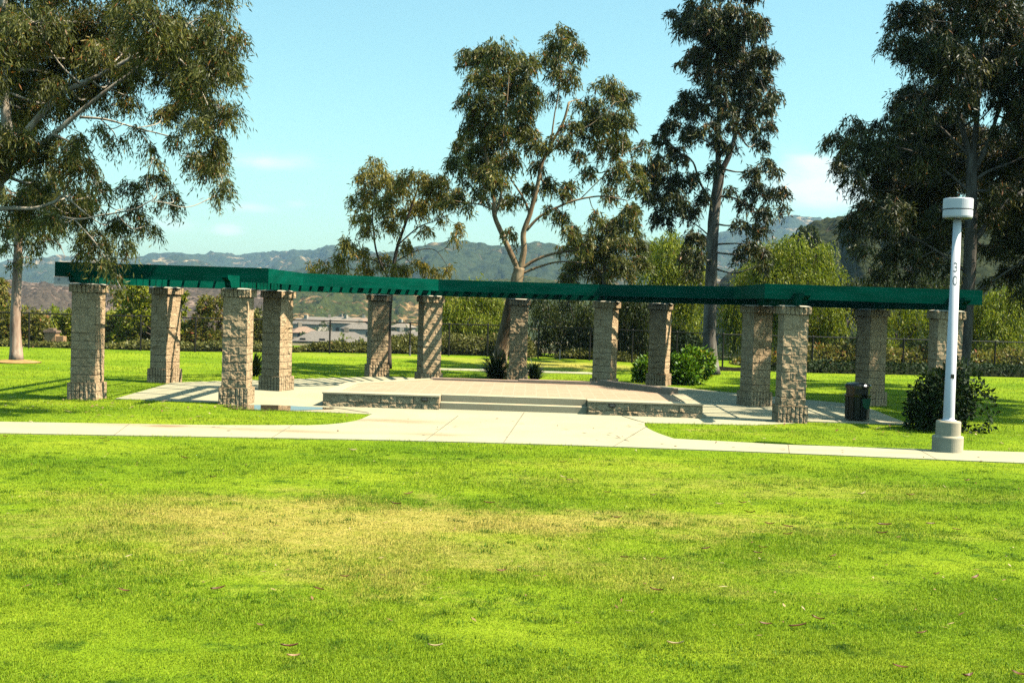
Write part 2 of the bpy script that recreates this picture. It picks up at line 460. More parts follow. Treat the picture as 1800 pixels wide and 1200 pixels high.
# paver floor of the stage
mt, t = mat('pink_pavers'); g = NT(t)
br = g.n('ShaderNodeTexBrick'); g.put(br.inputs['Vector'], g.obj())
br.inputs['Color1'].default_value = (0.46, 0.305, 0.195, 1); br.inputs['Color2'].default_value = (0.42, 0.27, 0.17, 1); br.inputs['Mortar'].default_value = (0.45, 0.325, 0.215, 1)
br.inputs['Scale'].default_value = 1.0; br.inputs['Mortar Size'].default_value = 0.012; br.inputs['Brick Width'].default_value = 0.30; br.inputs['Row Height'].default_value = 0.30
br.inputs['Bias'].default_value = 0.0; br.offset = 0.0
c = g.mix(0.3, br.outputs['Color'], g.ramp(g.noise(g.obj(), 1.1, 5, .6), [(0.3, (0.8, 0.78, 0.76)), (0.7, (1.12, 1.12, 1.1))]), 'MULTIPLY')
g.out(g.principled(c, 0.9, None, 0.1)); M['paver'] = mt

M['white_metal'] = simple('white_painted_metal', (0.75, 0.71, 0.72), 0.38, 0.5, 0.05, 1.5)
M['stencil'] = simple('grey_stencil_paint', (0.36, 0.38, 0.36), 0.7, 0.2, 0.1)
M['dark_metal'] = simple('dark_brown_metal', (0.014, 0.012, 0.011), 0.5, 0.4, 0.15)
M['fence'] = simple('dark_fence_coating', (0.016, 0.013, 0.011), 0.6, 0.3, 0.15)
M['canbody'] = simple('dark_can_slats', (0.010, 0.013, 0.009), 0.6, 0.3, 0.3, 5)
M['cangreen'] = simple('can_liner_sun_patch_green', (0.006, 0.085, 0.040), 0.4, 0.4, 0.1)
M['canlid'] = simple('black_can_lid', (0.006, 0.007, 0.006), 0.28, 0.5, 0.1)
M['dirt'] = simple('bare_dirt', (0.40, 0.23, 0.09), 0.95, 0.05, 0.3, 5, 0.5, 20)
M['mulch'] = simple('shade_dark_mulch', (0.010, 0.008, 0.005), 0.95, 0.05, 0.45, 7, 0.9, 18)  # tree shade over the bank is put into the mulch colour
M['leafbrown'] = leafmat('dry_leaf', [(0.0, (0.10, 0.035, 0.020)), (0.4, (0.24, 0.11, 0.05)), (0.75, (0.42, 0.26, 0.13)), (1.0, (0.55, 0.42, 0.24))], 0.15)
M['lightgrey'] = simple('step_light_cover', (0.10, 0.10, 0.09), 0.5, 0.4)

mt, t = mat('puddle_water'); g = NT(t)
x = g.n('ShaderNodeBsdfPrincipled'); x.inputs['Base Color'].default_value = (0.05, 0.03, 0.015, 1); x.inputs['Roughness'].default_value = 0.015; x.inputs['IOR'].default_value = 1.5
x.inputs['Specular IOR Level'].default_value = 1.0
g.put(x.inputs['Normal'], g.bump(g.noise(g.obj(), 3, 2), 0.02, 0.01)); g.out(x.outputs[0]); M['water'] = mt

def hillmat(name, shrub_a, shrub_b, soil_a, soil_b, cell, cover):
    mt, t = mat(name); g = NT(t)
    p = g.pos()
    vo = g.n('ShaderNodeTexVoronoi'); vo.inputs['Scale'].default_value = 1.0 / cell; g.put(vo.inputs['Vector'], p)
    vo.inputs['Randomness'].default_value = 1.0
    n1 = g.noise(p, 0.25 / cell, 5, 0.65); n2 = g.noise(p, 1.6 / cell, 5, 0.75); n3 = g.noise(p, 0.06 / cell, 4, 0.6)
    shrub = g.ramp(n2, [(0.3, shrub_a), (0.7, shrub_b)])
    soil = g.ramp(n1, [(0.35, soil_a), (0.65, soil_b)])
    f = g.math('SUBTRACT', g.math('ADD', g.math('MULTIPLY', n1, 1.1), g.math('MULTIPLY', n3, 1.3)), g.math('MULTIPLY', vo.outputs['Distance'], 0.55))
    f = g.math('MULTIPLY', g.math('ADD', g.math('ADD', f, g.math('MULTIPLY', n2, 0.5)), cover - 1.15), 5.0, True)
    g.out(g.principled(g.mix(f, soil, shrub), 0.95, g.bump(g.math('SUBTRACT', g.math('MULTIPLY', f, 0.7), vo.outputs['Distance']), 1.0, cell * 0.45), 0.03)); return mt
M['hill_far'] = hillmat('far_chaparral', (0.014, 0.024, 0.012), (0.050, 0.062, 0.026), (0.30, 0.21, 0.11), (0.50, 0.37, 0.20), 20.0, 0.33)
M['hill_mid'] = hillmat('green_chaparral', (0.014, 0.024, 0.010), (0.070, 0.078, 0.022), (0.26, 0.16, 0.07), (0.46, 0.29, 0.13), 5.0, 0.28)
M['hill_burnt'] = hillmat('grey_brown_chaparral', (0.035, 0.028, 0.022), (0.11, 0.082, 0.058), (0.17, 0.115, 0.085), (0.30, 0.21, 0.15), 4.0, 0.22)
M['hill_dark'] = hillmat('dark_green_chaparral', (0.012, 0.018, 0.009), (0.045, 0.048, 0.018), (0.09, 0.06, 0.045), (0.15, 0.095, 0.065), 3.0, 0.40)
M['valley'] = hillmat('valley_ground', (0.05, 0.07, 0.02), (0.10, 0.12, 0.03), (0.22, 0.18, 0.10), (0.32, 0.26, 0.15), 6.0, 0.1)
M['stucco'] = simple('pale_stucco', (0.42, 0.36, 0.28), 0.9, 0.1)
M['stucco2'] = simple('tan_stucco', (0.33, 0.26, 0.19), 0.9, 0.1)
M['roof_grey'] = simple('grey_tile_roof', (0.20, 0.17, 0.14), 0.9, 0.1, 0.2, 2)
M['roof_brown'] = simple('brown_tile_roof', (0.30, 0.20, 0.14), 0.9, 0.1, 0.2, 2)
M['roof_pale'] = simple('pale_tile_roof', (0.27, 0.22, 0.17), 0.9, 0.1, 0.15, 2)
M['window'] = simple('dark_window_glass', (0.02, 0.025, 0.03), 0.15, 0.5)
M['brick'] = simple('orange_brick', (0.48, 0.28, 0.14), 0.9, 0.1, 0.2, 6)

# ================================================================ SETTING
def grid_mesh(name, xs, ys, zf, mt, parent=None, smooth=True):
    X, Y = np.meshgrid(xs, ys)
    Z = zf(X, Y)
    V = np.stack([X, Y, Z], -1).reshape(-1, 3)
    nx, ny = len(xs), len(ys)
    i = np.arange(nx * ny).reshape(ny, nx)
    F = np.stack([i[:-1, :-1], i[:-1, 1:], i[1:, 1:], i[1:, :-1]], -1).reshape(-1, 4)
    return mesh_np(name, V, F, mt, parent, smooth=smooth)

ys = np.concatenate([np.linspace(-6, 20, 80), np.linspace(20.4, 62, 40)])
o = grid_mesh('lawn', np.linspace(-70, 70, 60), ys, lambda X, Y: lawn_z(Y) + 0 * X, M['lawn']); tag(o, kind='structure')
ys = np.concatenate([np.linspace(61.9, 230, 40), np.linspace(240, 5200, 60)])
o = grid_mesh('terrain', np.linspace(-2600, 2600, 90), ys, lambda X, Y: ground_z(X, Y) - 0.02, M['valley']); tag(o, kind='structure')

# hills: wedges in azimuth (x/y) and distance, profiles from ridge heights
def hills(name, mt, u0, u1, nu, d0, d1, nd, ridge_pts, amp, spur, seed, base=-15.6, peak=0.72):
    """ridge_pts: (u, z_ridge); rises from d0 to the ridge at `peak` of the way, falls off behind"""
    u = np.linspace(u0, u1, nu); tt = np.linspace(0, 1, nd)
    U, T = np.meshgrid(u, tt)
    zr = np.interp(U, [p[0] for p in ridge_pts], [p[1] for p in ridge_pts])
    D = d0 + (d1 - d0) * T
    X = U * D; Y = D
    wob = 0.10 * fbm(U * spur, 0 * U, seed + 0.5 + 0 * U, 3, seed)
    tp = np.clip(T / (peak + wob * 0.5), 0, 2)
    prof = np.where(tp < 1, np.sin(np.clip(tp, 0, 1) * math.pi / 2) ** 1.15, 1 - 0.5 * (tp - 1) ** 1.2)
    rid = 1 - np.abs(fbm(X / amp[1], Y / (amp[1] * 1.8), seed + 0 * X, 6, seed + 3, 0.62))
    fade = np.clip(T * 5, 0, 1) * (0.35 + 0.65 * np.clip(np.abs(1 - tp) * 2.2, 0, 1))
    Z = base + (zr - base) * prof + amp[0] * (rid - 0.75) * fade + amp[0] * 0.12 * fbm(X / (amp[1] * 0.12), Y / (amp[1] * 0.12), 0 * X, 3, seed + 9) * np.clip(T * 5, 0, 1)
    V = np.stack([X, Y, Z], -1).reshape(-1, 3)
    i = np.arange(nu * nd).reshape(nd, nu)
    F = np.stack([i[:-1, :-1], i[:-1, 1:], i[1:, 1:], i[1:, :-1]], -1).reshape(-1, 4)
    return tag(mesh_np(name, V, F, mt, None, smooth=True), kind='structure')
def ridge(pts, d):
    """photo ridge line -> (u, height) at the ridge distance d"""
    out = []
    for px, py in pts:
        q = P(px, py, d); out.append((q[0] / q[1], q[2]))
    return out
def rd(d0, d1, peak): return d0 + (d1 - d0) * peak
far_pts = [(-700, 470), (-200, 468), (0, 462), (60, 458), (110, 456), (180, 461), (230, 453), (270, 448), (320, 443), (360, 447), (420, 455), (480, 452), (530, 449), (575, 441), (620, 447), (700, 452), (760, 452), (900, 448), (1100, 440), (1300, 415), (1390, 391), (1450, 398), (1600, 400), (2300, 420)]
hills('hill', M['hill_far'], -0.80, 0.72, 420, 2000, 4600, 90, ridge(far_pts, rd(2000, 4600, .72)), (70, 420), 40, 11)
near_pts = [(380, 560), (470, 500), (560, 468), (640, 455), (700, 447), (735, 436), (770, 431), (830, 431), (880, 437), (940, 433), (1000, 441), (1060, 446), (1130, 450), (1250, 470), (1350, 490), (1500, 520)]
hills('hill', M['hill_far'], -0.30, 0.32, 300, 1300, 2300, 80, ridge(near_pts, rd(1300, 2300, .72)), (42, 240), 40, 23)
mid_pts = [(-600, 480), (-200, 486), (0, 493), (60, 497), (110, 500), (200, 503), (320, 508), (420, 506), (470, 503)]
hills('hill', M['hill_burnt'], -0.85, -0.20, 240, 420, 800, 70, ridge(mid_pts, rd(420, 800, .72)), (9, 60), 60, 37)
mid2_pts = [(420, 530), (480, 508), (560, 500), (660, 496), (760, 497), (850, 497), (930, 489), (1000, 500), (1100, 505), (1300, 520), (1500, 530)]
hills('hill', M['hill_mid'], -0.25, 0.34, 260, 560, 980, 70, ridge(mid2_pts, rd(560, 980, .72)), (11, 70), 60, 51)
right_pts = [(1180, 560), (1260, 500), (1330, 450), (1390, 412), (1430, 392), (1480, 382), (1560, 372), (1700, 360), (1900, 350), (2300, 340)]
hills('hill', M['hill_dark'], 0.10, 0.80, 240, 240, 470, 70, ridge(right_pts, rd(240, 470, .72)), (7, 45), 60, 67)

# ---- paving (structure frame: centre 0.05, 27.8, turned -0.0149)
SX, SY, SYAW = 0.0515, 27.798, -0.0149
def S(x, y):
    c, s = math.cos(SYAW), math.sin(SYAW)
    return (SX + x * c - y * s, SY + x * s + y * c)
def slab(name, poly, z0, z1, mt):
    b = MB(); b.prism(poly, z0, z1); return tag(b.build(name, mt), kind='structure')
near_edge = [(-60, 18.6), (-30, 19.5), (-15, 20.3), (-9.3, 20.75), (-4, 21.35), (0, 21.6), (4, 21.5), (9.6, 21.05), (15, 20.6), (30, 19.3), (60, 17)]
far_edge = [(-60, 20.4), (-30, 21.3), (-15, 22.1), (-10.1, 22.5), (-6, 23.05), (-4.3, 23.55), (3.4, 23.2), (5.7, 22.75), (10.4, 22.75), (15, 22.3), (30, 21.0), (60, 18.7)]
near_edge = [tuple(q) for q in spline(near_edge, 5)]
path_poly = near_edge + far_edge[::-1]
PZ = 0.018
slab('path', path_poly, -0.2, PZ, M['concrete'])
ap_l = [tuple(q) for q in spline([(-4.3, 23.52), (-3.75, 23.95), (-3.35, 24.8), (-3.2, 26.15)], 5)]
ap_r = [tuple(q) for q in spline([(3.12, 26.2), (3.05, 25.4), (3.15, 24.3), (3.4, 23.17)], 5)]
apron_poly = ap_l + [(-3.15, 26.6), (3.1, 26.6)] + ap_r
slab('apron', apron_poly, -0.2, PZ - 0.004, M['concrete'])
plaza_loc = [(-3.2, -1.52), (-6.15, -1.30), (-6.7, -0.55), (-7.15, 0.05), (-9.85, 0.12), (-10.2, 5.85), (-4.85, 11.25), (4.85, 11.25), (10.2, 5.85), (9.8, 0.15), (7.15, 0.05), (6.9, -0.3), (5.7, -1.15), (3.1, -1.45)]
plaza_poly = [S(*q) for q in plaza_loc]
slab('plaza', plaza_poly[::-1], -0.2, PZ - 0.008, M['concrete'])
back_path = [(-3.6, 43.75), (-1, 44.15), (2, 44.3), (4.0, 44.3), (4.0, 45.5), (2, 45.55), (-1, 45.35), (-3.6, 44.95)]
slab('back_path', back_path, -0.2, PZ, M['concrete'])
b = MB()
for (a, c_) in (((-0.1, 21.65), (0.35, 27.8)), ((-3.3, 26.55), (-4.4, 27.7)), ((3.12, 26.25), (2.75, 27.7)), ((-7.3, 20.97), (-7.65, 22.85)), ((-4.45, 21.3), (-4.5, 23.5)), ((5.3, 21.4), (5.6, 22.75)), ((-1.6, 21.55), (-1.2, 26.5)), ((8.0, 21.2), (8.2, 22.8)), ((2.0, 21.6), (3.1, 25.5))):
    b.beam(a, c_, 0.014, PZ - 0.01, PZ + 0.003)
tag(b.build('paving_joints', M['joint']), kind='structure')

# puddle by the inner front pillar
pud = []
for i in range(40):
    a = 2 * math.pi * i / 40
    r = 1 + 0.10 * math.sin(3 * a + 1) + 0.06 * math.sin(5 * a)
    pud.append((-5.62 + 1.25 * r * math.cos(a), 27.05 + 0.62 * r * math.sin(a) + 0.10 * math.cos(a)))
b = MB(); b.prism(pud, PZ - 0.01, PZ + 0.001); tag(b.build('puddle', M['water']), kind='structure')
pud = [(-9.6 + 2.6 * math.cos(a) * (1 + .1 * math.sin(4 * a)) + 2.6, 36.9 + 0.45 * math.sin(a)) for a in np.linspace(0, 2 * math.pi, 30, endpoint=False)]

# dirt ring and mulch
b = MB()
b.lathe([(0.85, 0.02), (0.7, 0.05), (0.3, 0.10), (0.05, 0.11)], 26, (-17.75, 40.75)); o = b.build('dirt_ring', M['dirt'], smooth=True); tag(o, kind='structure')
def mound(name, pts, w, h, mt, seed):
    """bank of mulch along a line"""
    c = spline(pts, 8); V = []; n = 9
    for k, q in enumerate(c):
        t = c[min(k + 1, len(c) - 1)] - c[max(k - 1, 0)]; t = t / np.linalg.norm(t); nn = np.array((-t[1], t[0]))
        endf = min(1, k / 3.0, (len(c) - 1 - k) / 3.0)
        for i in range(n):
            s = i / (n - 1) * 2 - 1
            hh = h * endf * (1 - s * s) * (1 + 0.3 * float(fbm(q[0] * 1.3, q[1] * 1.3 + s, seed, 3, seed)))
            V.append((q[0] + nn[0] * s * w, q[1] + nn[1] * s * w, hh - 0.02))
    i = np.arange(len(c) * n).reshape(len(c), n)
    F = np.stack([i[:-1, :-1], i[:-1, 1:], i[1:, 1:], i[1:, :-1]], -1).reshape(-1, 4)
    return tag(mesh_np(name, V, F, mt, smooth=True), kind='structure')
mound('mulch_bank', [(8.2, 50.2), (9.4, 50.6), (11.0, 50.9)], 0.9, 0.16, M['mulch'], 5)

# ================================================================ PERGOLA
I_ = [(-6.776, 0), (-6.776, 4.37), (-2.765, 7.95), (2.765, 7.95), (6.776, 4.37), (6.776, 0)]
O_ = [(-10.475, 0), (-10.475, 5.95), (-4.874, 11.53), (4.874, 11.53), (10.475, 5.95), (10.475, 0)]
def offset(poly, off):
    """shift an open polyline to its right by off, mitred"""
    p = [np.array(q, float) for q in poly]; out = []
    for k in range(len(p)):
        ds = []
        if k > 0: ds.append((p[k] - p[k - 1]) / np.linalg.norm(p[k] - p[k - 1]))
        if k < len(p) - 1: ds.append((p[k + 1] - p[k]) / np.linalg.norm(p[k + 1] - p[k]))
        ns = [np.array((d[1], -d[0])) for d in ds]
        nn = sum(ns); nn = nn / np.linalg.norm(nn)
        out.append(tuple(p[k] + nn * off / np.dot(nn, ns[0])))
    return out
FI = offset(I_, 0.72)
FO = offset(O_, -0.70)
FI[0] = (FI[0][0], -0.15); FI[-1] = (FI[-1][0], -0.15)
FO[0] = (FO[0][0], -0.15); FO[-1] = (FO[-1][0], -0.15)

pergola = empty('pergola', S(0, 0) + (0.0,), SYAW)
tag(pergola, 'long green timber pergola on split-face block pillars wrapping around the raised stage', 'pergola')
G = M['green']
CAPZ = 2.84
def local_obj(mb, name, mt, **k): return mb.build(name, mt, pergola, **k)

# rough block boxes: four displaced side grids + top
def rough_box(name, sx, sy, z0, z1, res, fn, mt, parent, top=True):
    """fn(face, u, z, length) -> (outward displacement, dark joint factor)"""
    Vs = []; Fs = []; Rn = []; off = 0
    faces = [((-sx / 2, -sy / 2), (1, 0), sx, (0, -1)), ((sx / 2, -sy / 2), (0, 1), sy, (1, 0)),
             ((sx / 2, sy / 2), (-1, 0), sx, (0, 1)), ((-sx / 2, sy / 2), (0, -1), sy, (-1, 0))]
    for fi, (o0, du, L, nrm) in enumerate(faces):
        nu = max(2, int(round(L / res)) + 1); nz = max(2, int(round((z1 - z0) / res)) + 1)
        u = np.linspace(0, L, nu); z = np.linspace(z0, z1, nz)
        Ug, Zg = np.meshgrid(u, z)
        dsp, drk = fn(fi, Ug, Zg, L)
        edge = np.clip(np.minimum(Ug, L - Ug) / 0.02, 0, 1)
        dsp = dsp * edge
        X = o0[0] + du[0] * Ug + nrm[0] * dsp; Y = o0[1] + du[1] * Ug + nrm[1] * dsp
        Vs.append(np.stack([X, Y, Zg], -1).reshape(-1, 3)); Rn.append(drk.ravel())
        i = np.arange(nu * nz).reshape(nz, nu) + off
        Fs.append(np.stack([i[:-1, :-1], i[:-1, 1:], i[1:, 1:], i[1:, :-1]], -1).reshape(-1, 4)); off += nu * nz
    if top:
        for zz in (z1, z0):
            Vs.append(np.array([(-sx / 2, -sy / 2, zz), (sx / 2, -sy / 2, zz), (sx / 2, sy / 2, zz), (-sx / 2, sy / 2, zz)])); Rn.append(np.zeros(4))
            q = np.array([[0, 1, 2, 3]]) + off; Fs.append(q if zz == z1 else q[:, ::-1]); off += 4
    return mesh_np(name, np.concatenate(Vs), np.concatenate(Fs), mt, parent, rnd=np.concatenate(Rn))

def split_face(seed, course=0.203, block=0.40, amp=0.017, z00=0.0, rough_faces=(0, 1, 2, 3)):
    def fn(face, U, Z, L):
        row = np.floor((Z - z00) / course + 1e-6); zl = (Z - z00) - row * course
        sh = (row % 2) * block / 2 + (0.2 if face % 2 else 0.0)
        col = np.floor((U + sh) / block); ul = (U + sh) - col * block
        ju = np.minimum(ul, block - ul); jz = np.minimum(zl, course - zl)
        jd = np.minimum(ju, jz)
        joint = np.clip(1 - jd / 0.011, 0, 1)
        s = seed * 31 + face * 7
        blk = row * 13.7 + col * 5.1 + s
        rough = fbm(U * 9 + blk, Z * 9 + blk * .3, blk * 0.37, 4, seed, 0.62)
        chunk = np.abs(vnoise(U * 5.0 + blk * 2, Z * 5.5, blk, seed + 5))
        a = amp * (0.6 + 0.8 * ((np.sin(blk * 12.9) + 1) / 2))
        if face not in rough_faces: a = a * 0.18
        d = a * (rough * 0.75 + chunk * 0.9 - 0.25) * np.clip(jd / 0.022, 0, 1) - 0.012 * joint
        return d, np.clip(joint * 0.9, 0, 1)
    return fn
def ribbed(seed, pitch=0.10, z_seams=(), z00=0, z11=1):
    def fn(face, U, Z, L):
        n = max(1, round(L / pitch)); p = L / n
        ul = U - np.floor(U / p + 1e-6) * p; ju = np.minimum(ul, p - ul)
        rib = 0.034 * np.clip(ju / 0.020, 0, 1) ** 0.5 - 0.034
        seam = np.zeros_like(Z)
        for zs in z_seams: seam = np.maximum(seam, np.clip(1 - np.abs(Z - zs) / 0.012, 0, 1))
        k = np.floor(U / p) * 3.3 + face * 11 + seed
        rough = fbm(U * 14 + k, Z * 12, k, 3, seed, .6)
        d = rib + 0.012 * rough - 0.012 * seam
        return d, np.clip(np.clip(1 - ju / 0.014, 0, 1) * 0.8 + seam * 0.5, 0, 0.9)
    return fn
pillar_vars = []
def pillar_at(x, y, rot, k):
    if k < 4:
        p = rough_box('pillar', 0.60, 0.60, 0.405, 2.63, 0.0185, split_face(k + 1, z00=0.405), M['block'], pergola)
        bs = rough_box('base', 0.71, 0.71, 0.0, 0.41, 0.016, ribbed(k + 3, 0.101, (0.205,)), M['block'], p)
        cp = rough_box('cap', 0.71, 0.71, 2.625, 2.81, 0.016, ribbed(k + 8, 0.1), M['block'], p)
        mb = MB(); n = 5
        rr = random.Random(k)
        # lumpy mortar wash on top
        mb.lathe([(0.43, 2.805), (0.41, 2.82), (0.34, 2.835), (0.2, 2.838)], 12); mc = mb.build('mortar_wash', M['mortar'], p, smooth=True)
        pillar_vars.append((p, [bs, cp, mc]))
    else:
        src, ch = pillar_vars[k % 4]
        p = src.copy(); link(p, pergola)
        for c_ in ch:
            q = c_.copy(); link(q, p)
    p.location = (x, y, 0); p.rotation_euler = (0, 0, rot + (math.pi / 2) * (k % 4 if k >= 4 else 0))
q = R(22.5)
pl = [(I_[0], 0), (O_[0], 0), (O_[5], 0), (I_[5], 0), (I_[1], -q), (O_[1], -q), (I_[2], q), (O_[2], q), ((0, 11.53), 0), (I_[3], -q), (O_[3], -q), (I_[4], q), (O_[4], q)]
for k, ((x, y), rot) in enumerate(pl): pillar_at(x, y, rot, k)

# girders along both pillar rows, with shaped tails in front
GZ0, GZ1, GW = CAPZ, 3.13, 0.14
def girder_run(poly):
    n = len(poly)
    for k in range(n - 1):
        a = np.array(poly[k], float); c_ = np.array(poly[k + 1], float); d = (c_ - a) / np.linalg.norm(c_ - a)
        b = MB()
        if k in (0, n - 2):                       # arm: tail projecting to the front
            x = a[0] if k == 0 else c_[0]; yb = c_[1] if k == 0 else a[1]
            prof = [(yb + 0.0, GZ0), (-0.98, GZ0), (-1.05, 2.90), (-1.08, 2.97), (-1.16, 3.00), (-1.28, 3.03), (-1.32, 3.07), (-1.32, GZ1), (yb, GZ1)]
            m_ = len(prof)
            b.add([(x - GW / 2, p[0], p[1]) for p in prof] + [(x + GW / 2, p[0], p[1]) for p in prof],
                  [tuple(range(m_)), tuple(range(2 * m_ - 1, m_ - 1, -1))] + [(i, m_ + i, m_ + (i + 1) % m_, (i + 1) % m_) for i in range(m_)])
        else:
            b.beam(a + d * 0.06, c_ - d * 0.06, GW, GZ0 + 0.002, GZ1 - 0.002)
        local_obj(b, 'girder', G)
girder_run(I_); girder_run(O_)

# fascia boards
FZ0, FZ1, FW = 2.985, 3.335, 0.085
for poly in (FI, FO):
    for k in range(len(poly) - 1):
        b = MB(); a = np.array(poly[k], float); c_ = np.array(poly[k + 1], float); d = (c_ - a) / np.linalg.norm(c_ - a)
        e = 0.016
        b.beam(a + d * (0 if k == 0 else e), c_ - d * (0 if k == len(poly) - 2 else e), FW, FZ0, FZ1)
        local_obj(b, 'fascia', G)
for sgn in (0, -1):
    a, c_ = FO[sgn], FI[sgn]
    s = 1 if sgn == 0 else -1
    b = MB(); b.beam((a[0] - s * 0.05, -0.20), (c_[0] + s * 0.05, -0.20), FW, FZ0 - 0.004, FZ1 + 0.004); local_obj(b, 'fascia', G)

# rafters between the fascias, every fourth one heavy
def lerp(a, b, t): return (a[0] + (b[0] - a[0]) * t, a[1] + (b[1] - a[1]) * t)
first_r = {}
for k, n in enumerate((11, 15, 16, 15, 11)):
    for j in range(n + (1 if k == 4 else 0)):
        t = j / n
        if k == 0 and j == 0 or (k == 4 and j == n): continue
        a = lerp(FI[k], FI[k + 1], t); c_ = lerp(FO[k], FO[k + 1], t)
        d = np.array((c_[0] - a[0], c_[1] - a[1])); d = d / np.linalg.norm(d) * 0.05
        heavy = (j % 4 == 0)
        b = MB()
        b.beam((a[0] + d[0], a[1] + d[1]), (c_[0] - d[0], c_[1] - d[1]), 0.14 if heavy else 0.045, 3.135 if not heavy else 3.133, 3.27 if not heavy else 3.29)
        local_obj(b, 'rafter', G)
for s in (0.13, 0.36, 0.60, 0.84):
    for k in range(5):
        a = lerp(FI[k], FO[k], s); c_ = lerp(FI[k + 1], FO[k + 1], s)
        b = MB(); b.beam(a, c_, 0.05, 3.293 + 0.002 * (k % 2), 3.335 + 0.002 * (k % 2)); local_obj(b, 'purlin', G)

# ================================================================ STAGE
stage = empty('stage', S(0, 0) + (0.0,), SYAW)
tag(stage, 'low raised stage with pink paver floor, split-face block front and two central steps', 'stage')
STZ = 0.335
outline = [(-4.65, 0.10), (-4.62, 3.45), (-2.55, 6.25), (2.55, 6.25), (4.6, 3.2), (4.65, 0.10)]
def cheek(x0, x1, seed):
    L = x1 - x0
    o = rough_box('block_wall', L, 0.34, 0.0, 0.315, 0.018, split_face(seed, course=0.195, block=0.405, amp=0.017, z00=-0.075), M['block'], stage)
    o.location = ((x0 + x1) / 2, 0.22, 0)
cheek(-4.66, -1.80, 41); cheek(1.86, 4.66, 47)
b = MB()
inner = [(-4.60, 0.385), (-4.58, 3.43), (-2.53, 6.2), (2.53, 6.2), (4.56, 3.18), (4.60, 0.385)]
b.prism([(-4.60, 0.392), (-1.80, 0.392), (-1.80, 0.66), (1.86, 0.66), (1.86, 0.392), (4.60, 0.392), (4.56, 3.18), (2.53, 6.2), (-2.53, 6.2), (-4.58, 3.43)], 0.0, STZ - 0.012)
b.build('platform', M['concrete2'], stage)
b = MB(); b.prism([(-4.25, 0.62), (-1.82, 0.62), (-1.82, 0.96), (1.88, 0.96), (1.88, 0.62), (4.25, 0.62), (4.22, 3.05), (2.42, 5.85), (-2.42, 5.85), (-4.25, 3.3)], STZ - 0.03, STZ - 0.004)
b.build('paver_floor', M['paver'], stage)
# coping ring (butted pieces)
for poly in ([(-4.68, 0.03), (-1.79, 0.03), (-1.79, 0.60), (-4.30, 0.60), (-4.30, 0.605), (-4.68, 0.605)], [(1.85, 0.03), (4.68, 0.03), (4.68, 0.60), (1.85, 0.60)],
             [(-4.68, 0.61), (-4.30, 0.61), (-4.30, 3.32), (-4.66, 3.46)], [(4.30, 0.61), (4.68, 0.61), (4.63, 3.20), (4.27, 3.06)], [(-4.66, 3.47), (-4.30, 3.33), (-2.45, 5.88), (-2.58, 6.28)]):
    b = MB(); b.prism(poly, 0.316, STZ + 0.018); b.build('coping', M['concrete2'], stage)
b = MB(); b.box((-1.785, 0.615, 0.17), (1.845, 0.95, STZ)); b.build('step', M['concrete2'], stage)
b = MB(); b.box((-1.785, 0.25, 0.0), (1.845, 0.612, 0.168)); b.build('step', M['concrete2'], stage)
def curb(a, c_, h, w=0.30):
    b = MB(); b.beam(a, c_, w, 0.0, STZ + h); b.build('curb', M['curbblock'], stage)
curb((-2.52, 6.07), (0.1, 6.07), 0.05); curb((0.103, 6.07), (2.45, 6.07), 0.085); curb((2.55, 6.02), (4.36, 3.26), 0.15)
for x in (-2.15, 2.45):
    b = MB(); b.box((x - 0.075, 0.012, 0.215), (x + 0.075, 0.048, 0.30)); o = b.build('step_light', M['dark_metal'], stage)
    b = MB(); b.box((x - 0.055, 0.006, 0.232), (x + 0.055, 0.0115, 0.283)); b.build('lens', M['lightgrey'], o)

# ================================================================ LAMP POST
LX, LY = 8.70, 22.50
lamp = empty('lamp_post', (LX, LY, 0.0)); tag(lamp, 'white round-headed lamp post numbered 30 on a two-tier concrete footing', 'lamp post')
b = MB(); b.lathe([(0.292, -0.1), (0.295, 0.30), (0.285, 0.325), (0.24, 0.328), (0.236, 0.34), (0.236, 0.60), (0.222, 0.62), (0.05, 0.625)], 48); b.build('footing', M['lampconc'], lamp)
b = MB(); b.lathe([(0.145, 0.618), (0.145, 0.64), (0.108, 0.65), (0.108, 0.70), (0.076, 4.62)], 32); pole = b.build('pole', M['white_metal'], lamp, smooth=True)
b = MB(); b.lathe([(0.085, 4.60), (0.22, 4.61), (0.25, 4.615), (0.272, 4.63), (0.280, 4.66), (0.280, 4.775), (0.272, 4.78), (0.272, 4.795), (0.282, 4.80), (0.282, 4.99), (0.272, 5.005), (0.12, 5.012)], 48)
hd = b.build('lamp_head', M['white_metal'], lamp)
b = MB(); b.lathe([(0.2745, 4.779), (0.2745, 4.797)], 48, close=False); b.build('seam', M['dark_metal'], hd)
